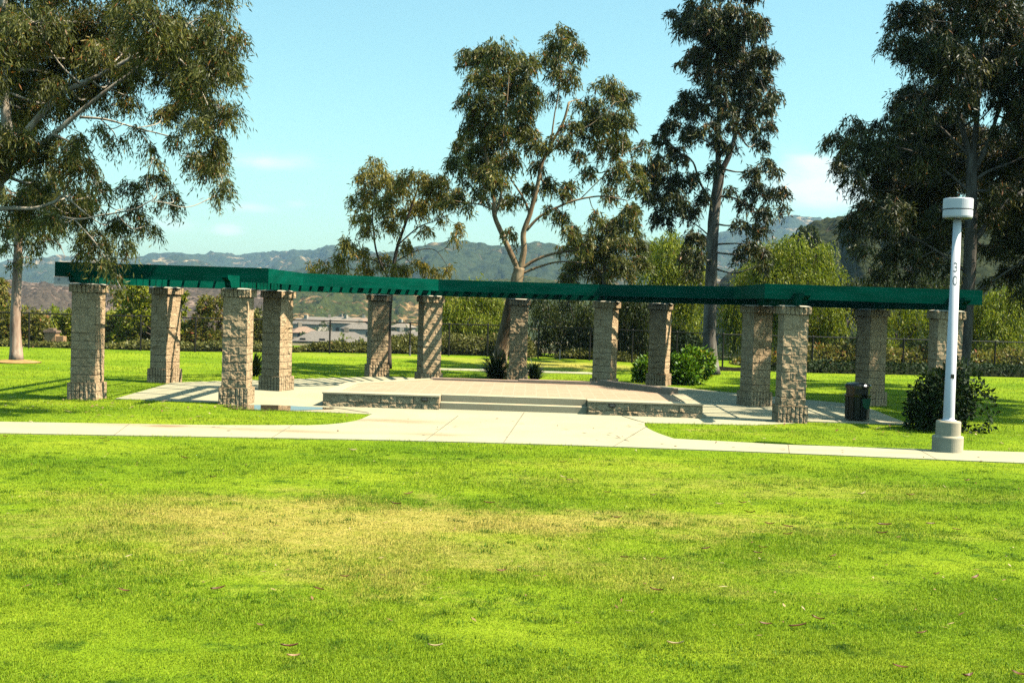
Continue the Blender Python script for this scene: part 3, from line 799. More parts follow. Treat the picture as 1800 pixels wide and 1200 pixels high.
# hand hole
b = MB(); b.box((-0.032, -0.112, 1.47), (0.032, -0.088, 1.55)); b.build('hand_hole', M['dark_metal'], pole)
def pole_r(z): return 0.108 + (0.076 - 0.108) * (z - 0.70) / (4.62 - 0.70)
def digit(ch, z):
    cu = bpy.data.curves.new('digit', 'FONT'); cu.body = ch; cu.size = 0.27; cu.align_x = 'CENTER'; cu.resolution_u = 6
    to = bpy.data.objects.new('digit', cu); COL.objects.link(to)
    dg = bpy.context.evaluated_depsgraph_get(); me = bpy.data.meshes.new_from_object(to.evaluated_get(dg))
    bpy.data.objects.remove(to)
    import bmesh
    bm = bmesh.new(); bm.from_mesh(me)
    for _ in range(2): bmesh.ops.subdivide_edges(bm, edges=[e for e in bm.edges if e.calc_length() > 0.03], cuts=1)
    bmesh.ops.triangulate(bm, faces=bm.faces[:])
    for v in bm.verts:
        zz = z + v.co.y; r = pole_r(zz) + 0.0025; a = v.co.x * 0.82 / r - 0.30
        v.co = Vector((r * math.sin(a), -r * math.cos(a), zz))
    bm.to_mesh(me); bm.free(); me.materials.clear(); me.materials.append(M['stencil'])
    link(bpy.data.objects.new('digit', me), pole)
digit('3', 3.56); digit('0', 3.30)

# ================================================================ LITTER BIN
bin_ = empty('litter_bin', (8.73, 28.55, PZ)); tag(bin_, 'dark litter bin with a black hood and green sun patch in the pergola shade', 'litter bin')
b = MB(); 
for k in range(12):
    a0 = 2 * math.pi * k / 12; a1 = 2 * math.pi * (k + 0.86) / 12
    r0, r1 = 0.262, 0.300
    b.add([(r * math.cos(a), r * math.sin(a), z) for z, ro in ((0.03, 0.0), (0.60, 0.012)) for (r, a) in ((r0 + ro, a0), (r0 + ro, a1), (r1 + ro, a1), (r1 + ro, a0))],
          [(3, 2, 1, 0), (4, 5, 6, 7), (0, 1, 5, 4), (1, 2, 6, 5), (2, 3, 7, 6), (3, 0, 4, 7)])
b.build('body', M['canbody'], bin_)
b = MB(); b.lathe([(0.22, 0.02), (0.24, 0.58)], 24); b.build('liner', M['cangreen'], bin_)
b = MB()
pts = [(0.12, 0.30), (0.19, 0.30), (0.24, 0.56), (0.02, 0.56), (0.05, 0.36)]
b.add([(x, -0.318, z) for x, z in pts] + [(x, -0.30, z) for x, z in pts], [(0, 1, 2, 3, 4), (9, 8, 7, 6, 5)] + [(i, 5 + i, 5 + (i + 1) % 5, (i + 1) % 5) for i in range(5)])
b.build('sun_patch', M['cangreen'], bin_)  # thin plate in brighter green paints a sun patch on the body
b = MB(); b.lathe([(0.325, 0.60), (0.33, 0.64), (0.30, 0.645), (0.29, 0.65), (0.29, 0.80), (0.325, 0.805), (0.325, 0.87), (0.29, 0.91), (0.15, 0.94), (0.02, 0.945)], 32); hood = b.build('hood', M['canlid'], bin_, smooth=False)
b = MB(); b.box((-0.16, -0.301, 0.67), (0.16, -0.24, 0.79)); b.build('opening', M['dark_metal'], hood)

# ================================================================ FENCE
fl = [(-40, 49.0), (-21.5, 50.6), (-14.4, 51.7), (-8.7, 54.3), (-1.2, 56.0), (3.8, 55.4), (9.6, 51.7), (16, 52.8), (25.3, 54.5), (45, 57)]
fence = empty('chain_link_fence', (0, 52, 0)); tag(fence, 'dark chain-link fence with round posts along the back of the lawn', 'fence')
FH = 1.56
posts = []; rail = MB(); V = []; F = []
for (a, c_) in zip(fl[:-1], fl[1:]):
    a = np.array(a); c_ = np.array(c_); L = np.linalg.norm(c_ - a); d = (c_ - a) / L; n = np.array((-d[1], d[0]))
    k = max(1, round(L / 2.15))
    for i in range(k): posts.append(a + d * L * i / k)
    rail.tube([(a[0], a[1] - 52, FH), (c_[0], c_[1] - 52, FH)], [0.026] * 2, 6)
    # woven wires as crossing strips
    sp = 0.075; hh = FH - 0.06; s0 = -hh
    while s0 < L:
        for dirn in (1, -1):
            u0, z0_ = s0, 0.04; u1, z1_ = s0 + hh, 0.04 + hh
            if dirn < 0: u0, u1 = u1, u0
            for lim in (0.0, L):
                pass
            pa = [u0, z0_]; pb = [u1, z1_]
            def clip(pa, pb):
                (x0, y0), (x1, y1) = pa, pb
                t0, t1 = 0.0, 1.0
                dx = x1 - x0
                if dx != 0:
                    ta, tb = (0 - x0) / dx, (L - x0) / dx
                    if ta > tb: ta, tb = tb, ta
                    t0, t1 = max(t0, ta), min(t1, tb)
                if t1 - t0 < 0.02: return None
                return (x0 + dx * t0, y0 + (y1 - y0) * t0), (x0 + dx * t1, y0 + (y1 - y0) * t1)
            cc = clip(pa, pb)
            if cc:
                (xa, za), (xb, zb) = cc; w = 0.0022
                e = 0.004 * dirn
                b0 = len(V)
                for (uu, zz, s_) in ((xa, za, -1), (xb, zb, -1), (xb, zb, 1), (xa, za, 1)):
                    q_ = a + d * uu + n * e
                    V.append((q_[0], q_[1] - 52, zz + s_ * w))
                F.append((b0, b0 + 1, b0 + 2, b0 + 3))
        s0 += sp
pm = MB(); pm.lathe([(0.04, -0.2), (0.04, FH + 0.02), (0.05, FH + 0.03), (0.02, FH + 0.07)], 8)
pa = None
for q_ in posts:
    if pa is None: pa = pm.build('post', M['fence'], fence); c_ = pa
    else: c_ = pa.copy(); link(c_, fence)
    c_.location = (q_[0], q_[1] - 52, 0)
rail.build('rail', M['fence'], fence)
mesh_np('wire_mesh', np.array(V), np.array(F), M['fence'], fence)
# short white marker stakes by the fence
for (px, py, dd, lb) in ((721, 620, 54.5, 'short pale marker stake in front of the fence beside the mounded ground cover'), (984, 629, 55.2, 'thin pale marker stake by the fence right of the central pillar')):
    q_ = P(px, py, dd); b = MB(); b.box((-0.03, -0.03, 0), (0.03, 0.03, 0.5)); b.box((-0.045, -0.034, 0.44), (0.045, 0.034, 0.50)); o = b.build('marker_stake', M['stucco']); o.location = (q_[0], dd, 0); tag(o, lb, 'marker stake', 'marker stakes along the fence')

# ================================================================ VEGETATION
def quads(Pt, D, Sd, L, Wd):
    """diamond leaves: base Pt, direction D, side Sd"""
    n = len(Pt)
    L = np.asarray(L).reshape(-1, 1); Wd = np.asarray(Wd).reshape(-1, 1)
    mid = Pt + D * L * 0.42
    V = np.stack([Pt, mid + Sd * Wd * 0.5, Pt + D * L, mid - Sd * Wd * 0.5], 1).reshape(-1, 3)
    F = np.arange(n * 4).reshape(n, 4)
    return V, F
def unit(v): return v / np.maximum(np.linalg.norm(v, axis=-1, keepdims=True), 1e-9)
def sph(rg, n): return unit(rg.normal(size=(n, 3)))

DENS = 1.32
def crown_leaves(rg, blobs, per_m2, Lf, Wf, droop=0.8, spray=9, twig=0.40, squash=0.9, twigs=None, shell=0.5, col_shift=0.0, clump=0.30):
    """blobs: list of (centre xyz, radius).  Sprays of hanging leaves in sub-clumps with gaps between."""
    PT = []; DR = []; RN = []
    for (c, Rb) in blobs:
        c = np.asarray(c, float)
        n = int(per_m2 * DENS * Rb * Rb * math.pi)
        n = max(n, 14)
        K = max(4, int(9 + 15 * Rb))
        rr = shell + (1 - shell) * rg.random(K) ** 0.6
        sub = c + sph(rg, K) * (rr * Rb * 0.82)[:, None] * np.array((1, 1, squash))
        tone = rg.normal(0, 0.13, K)
        if twigs is not None:
            for s_ in sub[:: 2]: twigs.append((c, s_, Rb))
        ns = max(2, n // spray)
        wk = rg.random(K) ** 0.7 + 0.25
        ki = rg.choice(K, ns, p=wk / wk.sum())
        sp = sub[ki] + rg.normal(size=(ns, 3)) * np.array((clump, clump, clump * 0.85)) * Rb * 0.62
        az = unit((sp - c) * np.array((1, 1, 0.3)) + rg.normal(size=(ns, 3)) * 0.5 * Rb)
        t = (np.arange(spray) + rg.random((ns, spray))) / spray
        tw = twig * (0.6 + 0.8 * rg.random((ns, 1)))
        pos = sp[:, None, :] + az[:, None, :] * (t * tw)[..., None] * np.array((0.55, 0.55, 0.2)) - np.array((0, 0, 1.0)) * (t ** 1.6 * tw * droop)[..., None]
        pos += rg.normal(size=pos.shape) * 0.02
        d = unit(np.array((0, 0, -droop)) + az[:, None, :] * 0.30 + rg.normal(size=pos.shape) * (0.42 if droop > 0.5 else 0.7))
        PT.append(pos.reshape(-1, 3)); DR.append(d.reshape(-1, 3))
        r_ = np.clip(0.45 + tone[ki][:, None] + rg.normal(0, 0.20, (ns, spray)) + col_shift, 0, 0.95)
        r_[rg.random((ns, spray)) > 0.97] = 1.0
        RN.append(r_.ravel())
    PT = np.concatenate(PT); DR = np.concatenate(DR); RN = np.concatenate(RN)
    n = len(PT)
    Sd = unit(np.cross(DR, sph(rg, n)))
    V, F = quads(PT, DR, Sd, Lf * (0.7 + 0.6 * rg.random(n)), Wf * 1.12 * (0.7 + 0.6 * rg.random(n)))
    return V, F, np.repeat(RN, 4)

def tree(name, label, cat, base, d, limbs, blobs, seed, leaf, bark, Lf=0.15, Wf=0.026, per=1500, spread=1.6, group=None, droop=0.8, twig=0.42, squash=0.9, clump=0.25, shell=0.45, trunk_n=12, link_r=0.05, spray=9, extra=()):
    """limbs: ([(px,py[,depth offset])...], r0, r1) drawn on the photo plane at distance d; blobs: (px, py, r px[, depth offset])"""
    rg = np.random.default_rng(seed)
    root = empty(name, base); tag(root, label, cat, group)
    B = np.array(base, float)
    spread = (spread, spread) if not isinstance(spread, tuple) else spread
    tb = MB(); nodes = []
    for li, (pts, r0, r1) in enumerate(limbs):
        wp = []
        for k, q_ in enumerate(pts):
            if len(q_) == 3 and isinstance(q_[2], str): wp.append(np.array(B)); continue
            dd = q_[2] if len(q_) > 2 else 0.0
            wp.append(P(q_[0], q_[1], d + dd))
        sp = spline(wp, 5)
        rad = [r0 + (r1 - r0) * (k / (len(sp) - 1)) ** 0.8 for k in range(len(sp))]
        if li == 0:
            for k in range(min(4, len(rad))): rad[k] *= 1 + 0.35 * (1 - k / 4) ** 2
        tb.tube([s_ - B for s_ in sp], rad, trunk_n if li == 0 else 8, wob=0.05, seed=seed + li)
        nodes += [(s_, rad[k]) for k, s_ in enumerate(sp)][(len(sp) // 3 if li == 0 else 1):]
    NP = np.array([n_[0] for n_ in nodes])
    wb = []
    for q_ in blobs:
        dd = q_[3] if len(q_) > 3 else rg.uniform(-1, 1) * spread[0] + (spread[1] if len(spread) > 2 else 0)
        wb.append((P(q_[0], q_[1], d + dd), q_[2] * d / FPX))
    wb += [(np.array(e_[:3], float), e_[3]) for e_ in extra]
    twigs = []
    V, F, rn = crown_leaves(rg, wb, per, Lf, Wf, droop, spray, twig, squash, twigs, shell, clump=clump)
    for (c, Rb) in wb:                                   # branch from the limbs into each clump
        dist = np.linalg.norm((NP - c) * np.array((1, 1, 1.0)) + np.maximum(0, NP - c) * np.array((0, 0, 0.8)), axis=1)
        j = int(dist.argmin()); s_ = NP[j]
        if dist[j] > 0.15:
            mid = (s_ + c) / 2 + rg.normal(size=3) * dist[j] * 0.06 - np.array((0, 0, 0.06 * dist[j]))
            r0 = min(nodes[j][1] * 0.6, link_r); 
            tb.tube([q_ - B for q_ in spline([s_, mid, c], 4)], list(np.linspace(r0, 0.012, 9)), 5)
    for (c, s_, Rb) in twigs:
        m_ = (c + s_) / 2 + rg.normal(size=3) * 0.08 * Rb
        tb.tube([q_ - B for q_ in (c, m_, s_)], [0.012, 0.009, 0.004], 4, cap=False)
    tb.build('trunk', bark, root, smooth=True)
    mesh_np('crown', V - B, F, leaf, root, rnd=rn)
    return root

# --- large eucalyptus leaning in from the left
A_bl = [(60, 80, 50, 2.3), (130, 60, 50, 2.4), (200, 130, 40, 2.2), (260, 90, 48, 2.4), (320, 80, 48, 2.2), (40, 200, 48, 2.2), (110, 150, 46, 2.3), (165, 165, 38, 2.0), (0, 120, 55, 2.0), (350, 150, 42, 2.0), (90, 150, 24, -1), (170, 85, 30, -1), (238, 122, 18, -1), (20, 235, 30, -1), (60, 40, 50, -1.2), (330, 140, 26, -1), (290, 70, 30, -.9), (10, 60, 45, -1.2), (130, 250, 26, -.9),
        (30, 40, 60), (100, 30, 65), (180, 40, 65, 1.9), (260, 35, 62, -1.8), (335, 40, 55, 1.5), (390, 55, 42, -1.5), (60, 120, 58, 1.5), (140, 105, 50, 1.8), (215, 95, 42, 1.5), (300, 115, 48, 1.6), (365, 115, 48, -1.6), (400, 120, 32, 1.2),
        (20, 180, 42), (90, 180, 36, 1.5), (330, 175, 36, 1.4), (385, 190, 34, -1.3), (372, 245, 30), (378, 290, 31, 2.0), (392, 325, 18), (378, 345, 9), (345, 215, 20), (350, 275, 23, 2.0), (205, 245, 14), (285, 195, 20, 1.2), (262, 255, 14), (268, 280, 10), (225, 170, 22, 1.2),
        (180, 225, 14), (240, 225, 12), (305, 240, 14), (30, 250, 38), (95, 265, 38), (140, 290, 34), (60, 320, 40), (120, 345, 36), (30, 365, 32), (155, 375, 28), (85, 385, 26), (170, 320, 20),
        (225, 325, 21, 2.0), (275, 315, 23, 2.0), (300, 345, 21, 2.0), (250, 365, 21, 2.0), (262, 395, 18, 2.0), (200, 385, 25, 2.0), (165, 415, 26), (215, 425, 15), (190, 455, 14), (203, 485, 12), (214, 508, 8), (150, 445, 16), (180, 430, 18),
        (100, -60, 75), (250, -60, 75), (370, -40, 50), (-60, 100, 80), (-60, 260, 70), (0, -70, 80)]
tree('eucalyptus_tree', 'big eucalyptus leaning in at the upper left, leaves hanging over the pergola end', 'tree', (-11.9, 25.2, 0), 25.2,
     [([(0, 0, 'b'), (-40, 560), (-38, 450), (-25, 370), (0, 305), (18, 268)], 0.27, 0.15),
      ([(5, 300), (18, 268), (60, 215), (105, 168), (150, 145), (190, 125), (250, 92), (285, 82)], 0.095, 0.03),
      ([(-10, 330), (40, 285), (85, 245), (130, 205), (180, 165), (235, 125), (285, 92)], 0.085, 0.025),
      ([(-25, 370), (20, 366), (60, 366), (95, 355), (112, 345), (150, 375)], 0.06, 0.02),
      ([(140, 206), (185, 210), (240, 225), (312, 243)], 0.032, 0.012), ([(60, 366), (130, 385), (180, 378), (235, 368), (270, 350)], 0.03, 0.01),
      ([(18, 268), (8, 180), (5, 80), (8, -40)], 0.12, 0.07), ([(285, 82), (330, 120), (370, 200), (380, 290)], 0.03, 0.01), ([(130, 385), (170, 430), (200, 480)], 0.02, 0.008)],
     A_bl, 7, M['euc'], M['bark_pale'], 0.135, 0.022, 2250, 2.0)
# --- small pale-trunked eucalyptus at the left edge
tree('eucalyptus_tree', 'slim eucalyptus with pinkish pale trunk in a dirt ring at the left edge', 'tree', (-17.75, 40.75, 0), 40.75,
     [([(0, 0, 'b'), (27, 560), (31, 470), (32, 430), (37, 385), (40, 340)], 0.20, 0.12), ([(32, 440), (25, 400), (15, 370)], 0.09, 0.04), ([(36, 400), (60, 385), (85, 370), (120, 360)], 0.05, 0.02),
      ([(75, 421), (100, 425), (112, 445), (113, 455)], 0.015, 0.006)],
     [(15, 395, 22), (50, 395, 26), (80, 415, 16), (100, 395, 16), (12, 430, 12), (55, 430, 14), (25, 460, 8), (60, 345, 30), (110, 370, 22), (20, 340, 30), (90, 320, 30), (150, 350, 24), (45, 452, 8)],
     17, M['euc'], M['bark_pink'], 0.19, 0.033, 1000, 1.5)
# --- young golden eucalyptus, left of centre
tree('eucalyptus_tree', 'young open eucalyptus with golden leaves rising behind the left part of the pergola', 'tree', (-4.75, 44.0, 0), 44.0,
     [([(0, 0, 'b'), (684, 560), (690, 490), (697, 440), (712, 395), (728, 350), (738, 320)], 0.11, 0.03), ([(688, 500), (664, 450), (657, 410), (655, 370), (662, 320)], 0.05, 0.02), ([(700, 430), (735, 400), (765, 388), (800, 372)], 0.035, 0.012),
      ([(690, 470), (650, 455), (610, 445), (575, 455)], 0.03, 0.01), ([(695, 460), (735, 440), (765, 440), (785, 465)], 0.025, 0.01), ([(660, 380), (690, 340), (700, 305)], 0.025, 0.01)],
     [(655, 310, 26), (690, 320, 30), (730, 315, 28), (765, 320, 28), (790, 335, 20), (640, 345, 24), (635, 375, 18), (680, 360, 28), (725, 360, 26), (765, 350, 22), (650, 400, 14), (690, 395, 16), (612, 425, 18), (635, 440, 14), (598, 447, 14),
      (570, 462, 12), (548, 468, 10), (600, 470, 12), (640, 468, 18), (670, 455, 15), (700, 470, 18), (735, 465, 16), (765, 478, 12), (790, 470, 10), (805, 395, 13), (800, 415, 8), (775, 380, 10), (745, 400, 12), (720, 430, 14), (660, 275+8, 14)],
     23, M['euc_gold'], M['bark_dark'], 0.20, 0.036, 900, 1.3, link_r=0.025)
# --- multi-stemmed eucalyptus at the centre
D_bl = [(830, 100, 28), (875, 95, 34), (915, 110, 32), (850, 135, 30), (900, 150, 36), (935, 165, 26), (825, 165, 22), (865, 185, 36), (910, 210, 36), (835, 215, 26), (875, 235, 36), (815, 250, 22), (845, 270, 34), (805, 285, 22), (890, 275, 26), (870, 310, 26), (835, 310, 26), (930, 240, 20),
        (985, 60, 24), (965, 95, 18), (1005, 85, 22), (985, 115, 24), (1000, 140, 16), (975, 165, 10), (1065, 150, 24), (1095, 165, 24), (1050, 190, 26), (1085, 205, 30), (1040, 225, 24), (1095, 245, 22), (1065, 255, 24), (1020, 175, 14), (1005, 215, 16), (985, 240, 18), (955, 255, 14), (1025, 270, 14),
        (945, 290, 14), (965, 315, 18), (995, 330, 20), (935, 330, 16), (1035, 300, 14), (1085, 300, 22), (1110, 285, 16), (1120, 320, 18), (1070, 335, 16), (905, 345, 14), (880, 350, 14), (985, 375, 16), (1000, 400, 14), (965, 365, 10), (895, 405, 12), (800, 340, 14), (825, 360, 10), (785, 350, 12), (845, 345, 12),
        (1010, 420, 12), (985, 435, 10), (1105, 365, 14), (1050, 375, 12), (850, 85, 16), (1130, 255, 12)]
tree('eucalyptus_tree', 'tall multi-stemmed eucalyptus with tan limbs rising behind the central pillar', 'tree', (-0.50, 40.3, 0), 40.6,
     [([(0, 0, 'b'), (883, 610), (898, 540), (908, 495), (913, 470)], 0.29, 0.20), ([(913, 478), (898, 445), (882, 410), (869, 378), (868, 350), (860, 310), (855, 270)], 0.13, 0.045), ([(914, 475), (921, 440), (920, 410), (932, 375), (945, 325), (952, 290), (968, 255), (990, 215), (1000, 180)], 0.13, 0.04),
      ([(916, 472), (945, 455), (980, 444), (1012, 440), (1030, 430)], 0.07, 0.025), ([(914, 482), (950, 468), (985, 460), (1030, 462)], 0.055, 0.02), ([(925, 405), (950, 380), (985, 362), (1020, 350), (1060, 345), (1100, 352)], 0.06, 0.02),
      ([(869, 378), (880, 345), (884, 300), (882, 250), (890, 190), (895, 130)], 0.055, 0.02), ([(932, 375), (918, 345), (900, 318), (890, 300)], 0.05, 0.02), ([(868, 370), (845, 360), (810, 355), (790, 350)], 0.03, 0.012),
      ([(968, 255), (975, 200), (984, 150), (985, 90)], 0.035, 0.012), ([(960, 275), (1000, 240), (1045, 215), (1080, 180)], 0.035, 0.012), ([(855, 280), (845, 220), (840, 150)], 0.03, 0.01), ([(1020, 350), (1060, 310), (1095, 270)], 0.022, 0.008)],
     D_bl, 31, M['euc'], M['bark_tan'], 0.20, 0.036, 1050, 2.2)
# --- tall dark eucalyptus right of centre
E_bl = [(1215, 20, 28), (1255, 30, 40), (1300, 30, 36), (1330, 45, 26), (1205, 45, 18), (1260, 80, 38), (1310, 85, 34), (1345, 90, 24), (1225, 95, 22), (1285, 120, 34), (1335, 130, 28), (1240, 125, 24), (1360, 165, 16), (1260, 155, 26), (1310, 165, 28), (1345, 180, 20), (1215, 165, 18), (1195, 185, 16),
        (1230, 190, 22), (1180, 215, 18), (1210, 225, 20), (1165, 240, 16), (1320, 210, 20), (1350, 215, 14), (1335, 245, 16), (1250, 220, 14), (1160, 280, 20), (1195, 270, 22), (1140, 300, 18), (1175, 315, 24), (1215, 310, 18), (1150, 340, 20), (1190, 350, 20), (1165, 375, 20), (1215, 365, 18), (1135, 335, 12),
        (1320, 300, 14), (1345, 285, 14), (1365, 295, 10), (1330, 330, 18), (1355, 335, 14), (1375, 330, 12), (1310, 355, 14), (1345, 370, 16), (1375, 365, 10), (1300, 390, 14), (1335, 400, 16), (1225, 410, 22), (1205, 445, 18), (1235, 450, 16), (1320, 430, 18), (1345, 440, 12), (1300, 445, 12), (1340, 465, 10), (1285, 330, 10),
        (1250, -40, 40), (1310, -40, 40), (1280, -90, 45), (1180, 20, 10), (1200, 110, 10), (1215, 475, 14), (1290, 215, 14, -1.2), (1262, 245, 16, -1.2), (1275, 190, 18, -1.4), (1255, 290, 14, -1.0), (1285, 255, 12, -1.2), (1240, 340, 14, -1), (1270, 60, 26, -1.5), (1225, 230, 14, -1.2)]
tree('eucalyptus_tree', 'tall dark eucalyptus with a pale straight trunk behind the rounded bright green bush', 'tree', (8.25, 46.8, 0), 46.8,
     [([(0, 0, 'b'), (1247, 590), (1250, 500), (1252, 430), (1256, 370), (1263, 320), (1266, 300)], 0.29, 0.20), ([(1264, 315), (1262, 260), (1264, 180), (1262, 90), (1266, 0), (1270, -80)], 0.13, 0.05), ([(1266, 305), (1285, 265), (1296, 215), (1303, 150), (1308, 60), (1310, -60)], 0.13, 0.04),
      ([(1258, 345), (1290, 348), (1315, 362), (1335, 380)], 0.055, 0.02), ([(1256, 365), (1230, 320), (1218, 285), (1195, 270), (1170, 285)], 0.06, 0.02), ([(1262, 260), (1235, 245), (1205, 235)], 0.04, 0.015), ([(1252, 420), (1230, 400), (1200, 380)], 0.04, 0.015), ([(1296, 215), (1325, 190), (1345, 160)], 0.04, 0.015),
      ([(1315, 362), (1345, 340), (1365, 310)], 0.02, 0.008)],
     E_bl, 43, M['euc_dark'], M['bark_shade_mottled'], 0.23, 0.042, 950, 2.2)
# --- big dark eucalyptus on the right
rgF = random.Random(5)
F_OUT = [(x + rgF.uniform(-.5, .5), y + rgF.uniform(-.6, .6), z + rgF.uniform(-.6, .6), rgF.uniform(0.8, 1.15))
         for (x, y, z) in ((14.6, 28.2, 6.2), (14.4, 29.8, 8.2), (15.2, 31.0, 6.0), (14.8, 32.6, 9.4), (16.2, 28.8, 8.6), (16.6, 30.6, 10.4), (16.4, 32.4, 7.4), (17.6, 29.8, 6.8), (17.8, 31.8, 9.2), (18.6, 28.6, 10.0),
                           (15.6, 34.2, 7.2), (16.8, 34.8, 9.6), (15.4, 36.2, 8.4), (16.4, 37.4, 6.8), (17.8, 36.2, 10.4), (18.8, 33.6, 8.0), (19.4, 30.8, 9.0), (19.0, 35.0, 11.2), (14.2, 35.4, 10.6), (13.2, 36.6, 8.8), (15.6, 29.0, 4.9), (14.2, 28.6, 9.8), (12.8, 36.6, 8.4), (14.2, 38.6, 9.6), (13.4, 40.2, 8.0), (16.2, 40.6, 9.0), (18.0, 39.0, 8.0), (20.5, 37.5, 9.5), (17.2, 42.0, 7.6), (12.8, 34.6, 11.4), (13.6, 38.0, 6.8), (14.8, 39.6, 7.4), (15.6, 41.4, 9.2), (17.0, 40.0, 6.8), (18.4, 41.2, 9.6), (19.6, 39.4, 7.4), (14.4, 42.6, 6.8), (16.6, 43.4, 8.6), (19.0, 43.0, 7.0), (20.8, 41.0, 9.4), (13.8, 36.2, 6.4), (18.0, 37.4, 7.2), (21.5, 36.0, 8.2), (17.2, 33.6, 12.0), (20.2, 32.6, 10.8))]
F_bl = [(1600, 20, 40), (1660, 20, 50), (1730, 20, 55), (1790, 30, 50), (1580, 70, 26), (1620, 90, 40), (1680, 95, 46), (1745, 100, 46), (1800, 110, 45), (1610, 150, 32), (1650, 160, 38), (1585, 175, 26), (1610, 205, 34), (1650, 220, 34), (1560, 210, 22), (1690, 170, 30), (1760, 165, 26), (1800, 190, 34),
        (1500, 215, 20), (1475, 240, 22), (1515, 245, 24), (1545, 250, 26), (1490, 270, 22), (1530, 285, 26), (1580, 265, 34), (1625, 275, 34), (1500, 305, 18), (1475, 290, 12), (1555, 315, 30), (1600, 325, 36), (1650, 325, 32), (1510, 330, 14), (1570, 365, 30), (1530, 360, 22), (1620, 375, 32), (1660, 370, 26), (1500, 385, 20), (1540, 400, 24), (1590, 415, 28), (1640, 425, 28),
        (1490, 410, 14), (1560, 440, 22), (1610, 455, 22), (1520, 430, 16), (1660, 460, 18), (1545, 475, 14), (1590, 480, 14), (1750, 290, 24), (1790, 270, 34), (1760, 330, 22), (1800, 340, 32), (1740, 370, 18), (1780, 400, 30), (1745, 430, 24), (1800, 440, 34), (1770, 480, 24), (1800, 510, 24), (1740, 490, 10), (1760, 220, 16), (1725, 230, 10),
        (1680, 280, 20), (1860, 60, 70), (1860, 200, 70), (1870, 330, 70), (1880, 440, 55), (1700, -60, 70), (1620, -50, 50), (1800, -60, 70), (1950, 120, 80), (1960, 280, 80), (1960, 420, 60), (2040, 200, 80), (2040, 340, 70), (1680, 390, 16)]
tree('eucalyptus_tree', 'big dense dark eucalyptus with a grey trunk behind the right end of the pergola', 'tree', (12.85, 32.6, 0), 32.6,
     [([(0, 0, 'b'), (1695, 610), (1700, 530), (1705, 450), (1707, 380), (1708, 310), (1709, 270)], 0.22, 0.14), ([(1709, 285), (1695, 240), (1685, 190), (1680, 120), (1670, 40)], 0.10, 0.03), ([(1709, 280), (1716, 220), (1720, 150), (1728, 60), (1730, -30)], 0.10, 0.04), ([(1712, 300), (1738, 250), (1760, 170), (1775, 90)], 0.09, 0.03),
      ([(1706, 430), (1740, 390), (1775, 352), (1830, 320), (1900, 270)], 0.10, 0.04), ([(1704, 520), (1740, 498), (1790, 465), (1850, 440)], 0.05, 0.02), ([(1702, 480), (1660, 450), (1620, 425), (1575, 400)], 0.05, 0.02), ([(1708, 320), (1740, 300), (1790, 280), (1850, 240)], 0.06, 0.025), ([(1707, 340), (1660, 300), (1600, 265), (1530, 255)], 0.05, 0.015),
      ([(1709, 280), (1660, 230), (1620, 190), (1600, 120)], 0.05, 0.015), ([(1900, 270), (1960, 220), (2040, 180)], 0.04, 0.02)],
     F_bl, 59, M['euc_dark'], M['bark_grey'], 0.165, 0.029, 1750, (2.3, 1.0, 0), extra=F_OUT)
# --- olive eucalyptus behind the fence, between the centre and the tall dark one
tree('eucalyptus_tree', 'olive-leaved eucalyptus low behind the pergola between the two tallest trunks', 'tree', (4.2, 53.5, 0), 53.5,
     [([(0, 0, 'b'), (1060, 560), (1062, 480), (1065, 420)], 0.13, 0.05), ([(1062, 480), (1090, 440), (1110, 400)], 0.05, 0.02), ([(1062, 490), (1035, 450), (1020, 420)], 0.05, 0.02)],
     [(1020, 420, 26), (1060, 400, 28), (1095, 390, 26), (1040, 440, 28), (1085, 430, 30), (1120, 420, 22), (1015, 465, 24), (1055, 475, 28), (1095, 470, 28), (1000, 485, 16), (1130, 455, 18), (1115, 365, 14)],
     61, M['euc'], M['bark_dark'], 0.22, 0.042, 1000, 1.6)

# pepper trees and other trees beyond the fence
def pepper(label, px, py_base, d, blobs, seed, leaf, per=820, group=None, name='pepper_tree', bark='bark_dark', Lf=0.17, Wf=0.045, zb=None, droop=1.1, twig=1.0, **k):
    b0 = P(px, py_base, d); z = float(ground_z(b0[0], d)) if zb is None else zb
    base = (b0[0], d, z)
    xs_ = [q_[0] for q_ in blobs]; ysm = sum(q_[1] for q_ in blobs) / len(blobs)
    limbs = [([(0, 0, 'b'), (px + 2, (py_base + ysm) / 2 + 5), (px + 4, ysm)], 0.17, 0.08), ([(px + 2, (py_base + ysm) / 2 + 5), ((px + min(xs_)) / 2, ysm)], 0.08, 0.03), ([(px + 3, (py_base + ysm) / 2), ((px + max(xs_)) / 2, ysm - 8)], 0.08, 0.03)]
    return tree(name, label, 'tree', base, d, limbs, blobs, seed, leaf, M[bark], Lf, Wf, per, 1.5, group, droop, twig, k.get('squash', 0.9), k.get('clump', 0.34), spray=12)
TG = 'trees beyond the fence'
pepper('yellow-green weeping tree beyond the fence left of the central pillar', 830, 640, 61, [(800, 525, 30), (835, 515, 34), (865, 535, 34), (790, 560, 30), (830, 560, 36), (870, 575, 32), (800, 595, 28), (845, 600, 28), (880, 610, 20), (775, 580, 18), (785, 620, 18), (825, 630, 18)], 71, M['pepper'], group=TG)
pepper('large bright yellow-green weeping tree beyond the fence right of the tall pale trunk', 1385, 640, 62, [(1350, 445, 32), (1395, 435, 34), (1435, 450, 30), (1320, 480, 32), (1370, 480, 36), (1420, 485, 36), (1465, 490, 28), (1300, 520, 28), (1350, 525, 34), (1400, 530, 36), (1450, 535, 34), (1320, 565, 30), (1370, 570, 32), (1420, 580, 34), (1465, 575, 28), (1290, 560, 22), (1340, 605, 24), (1390, 615, 26), (1440, 615, 26), (1290, 600, 18), (1480, 610, 20)], 73, M['pepper'], group=TG)
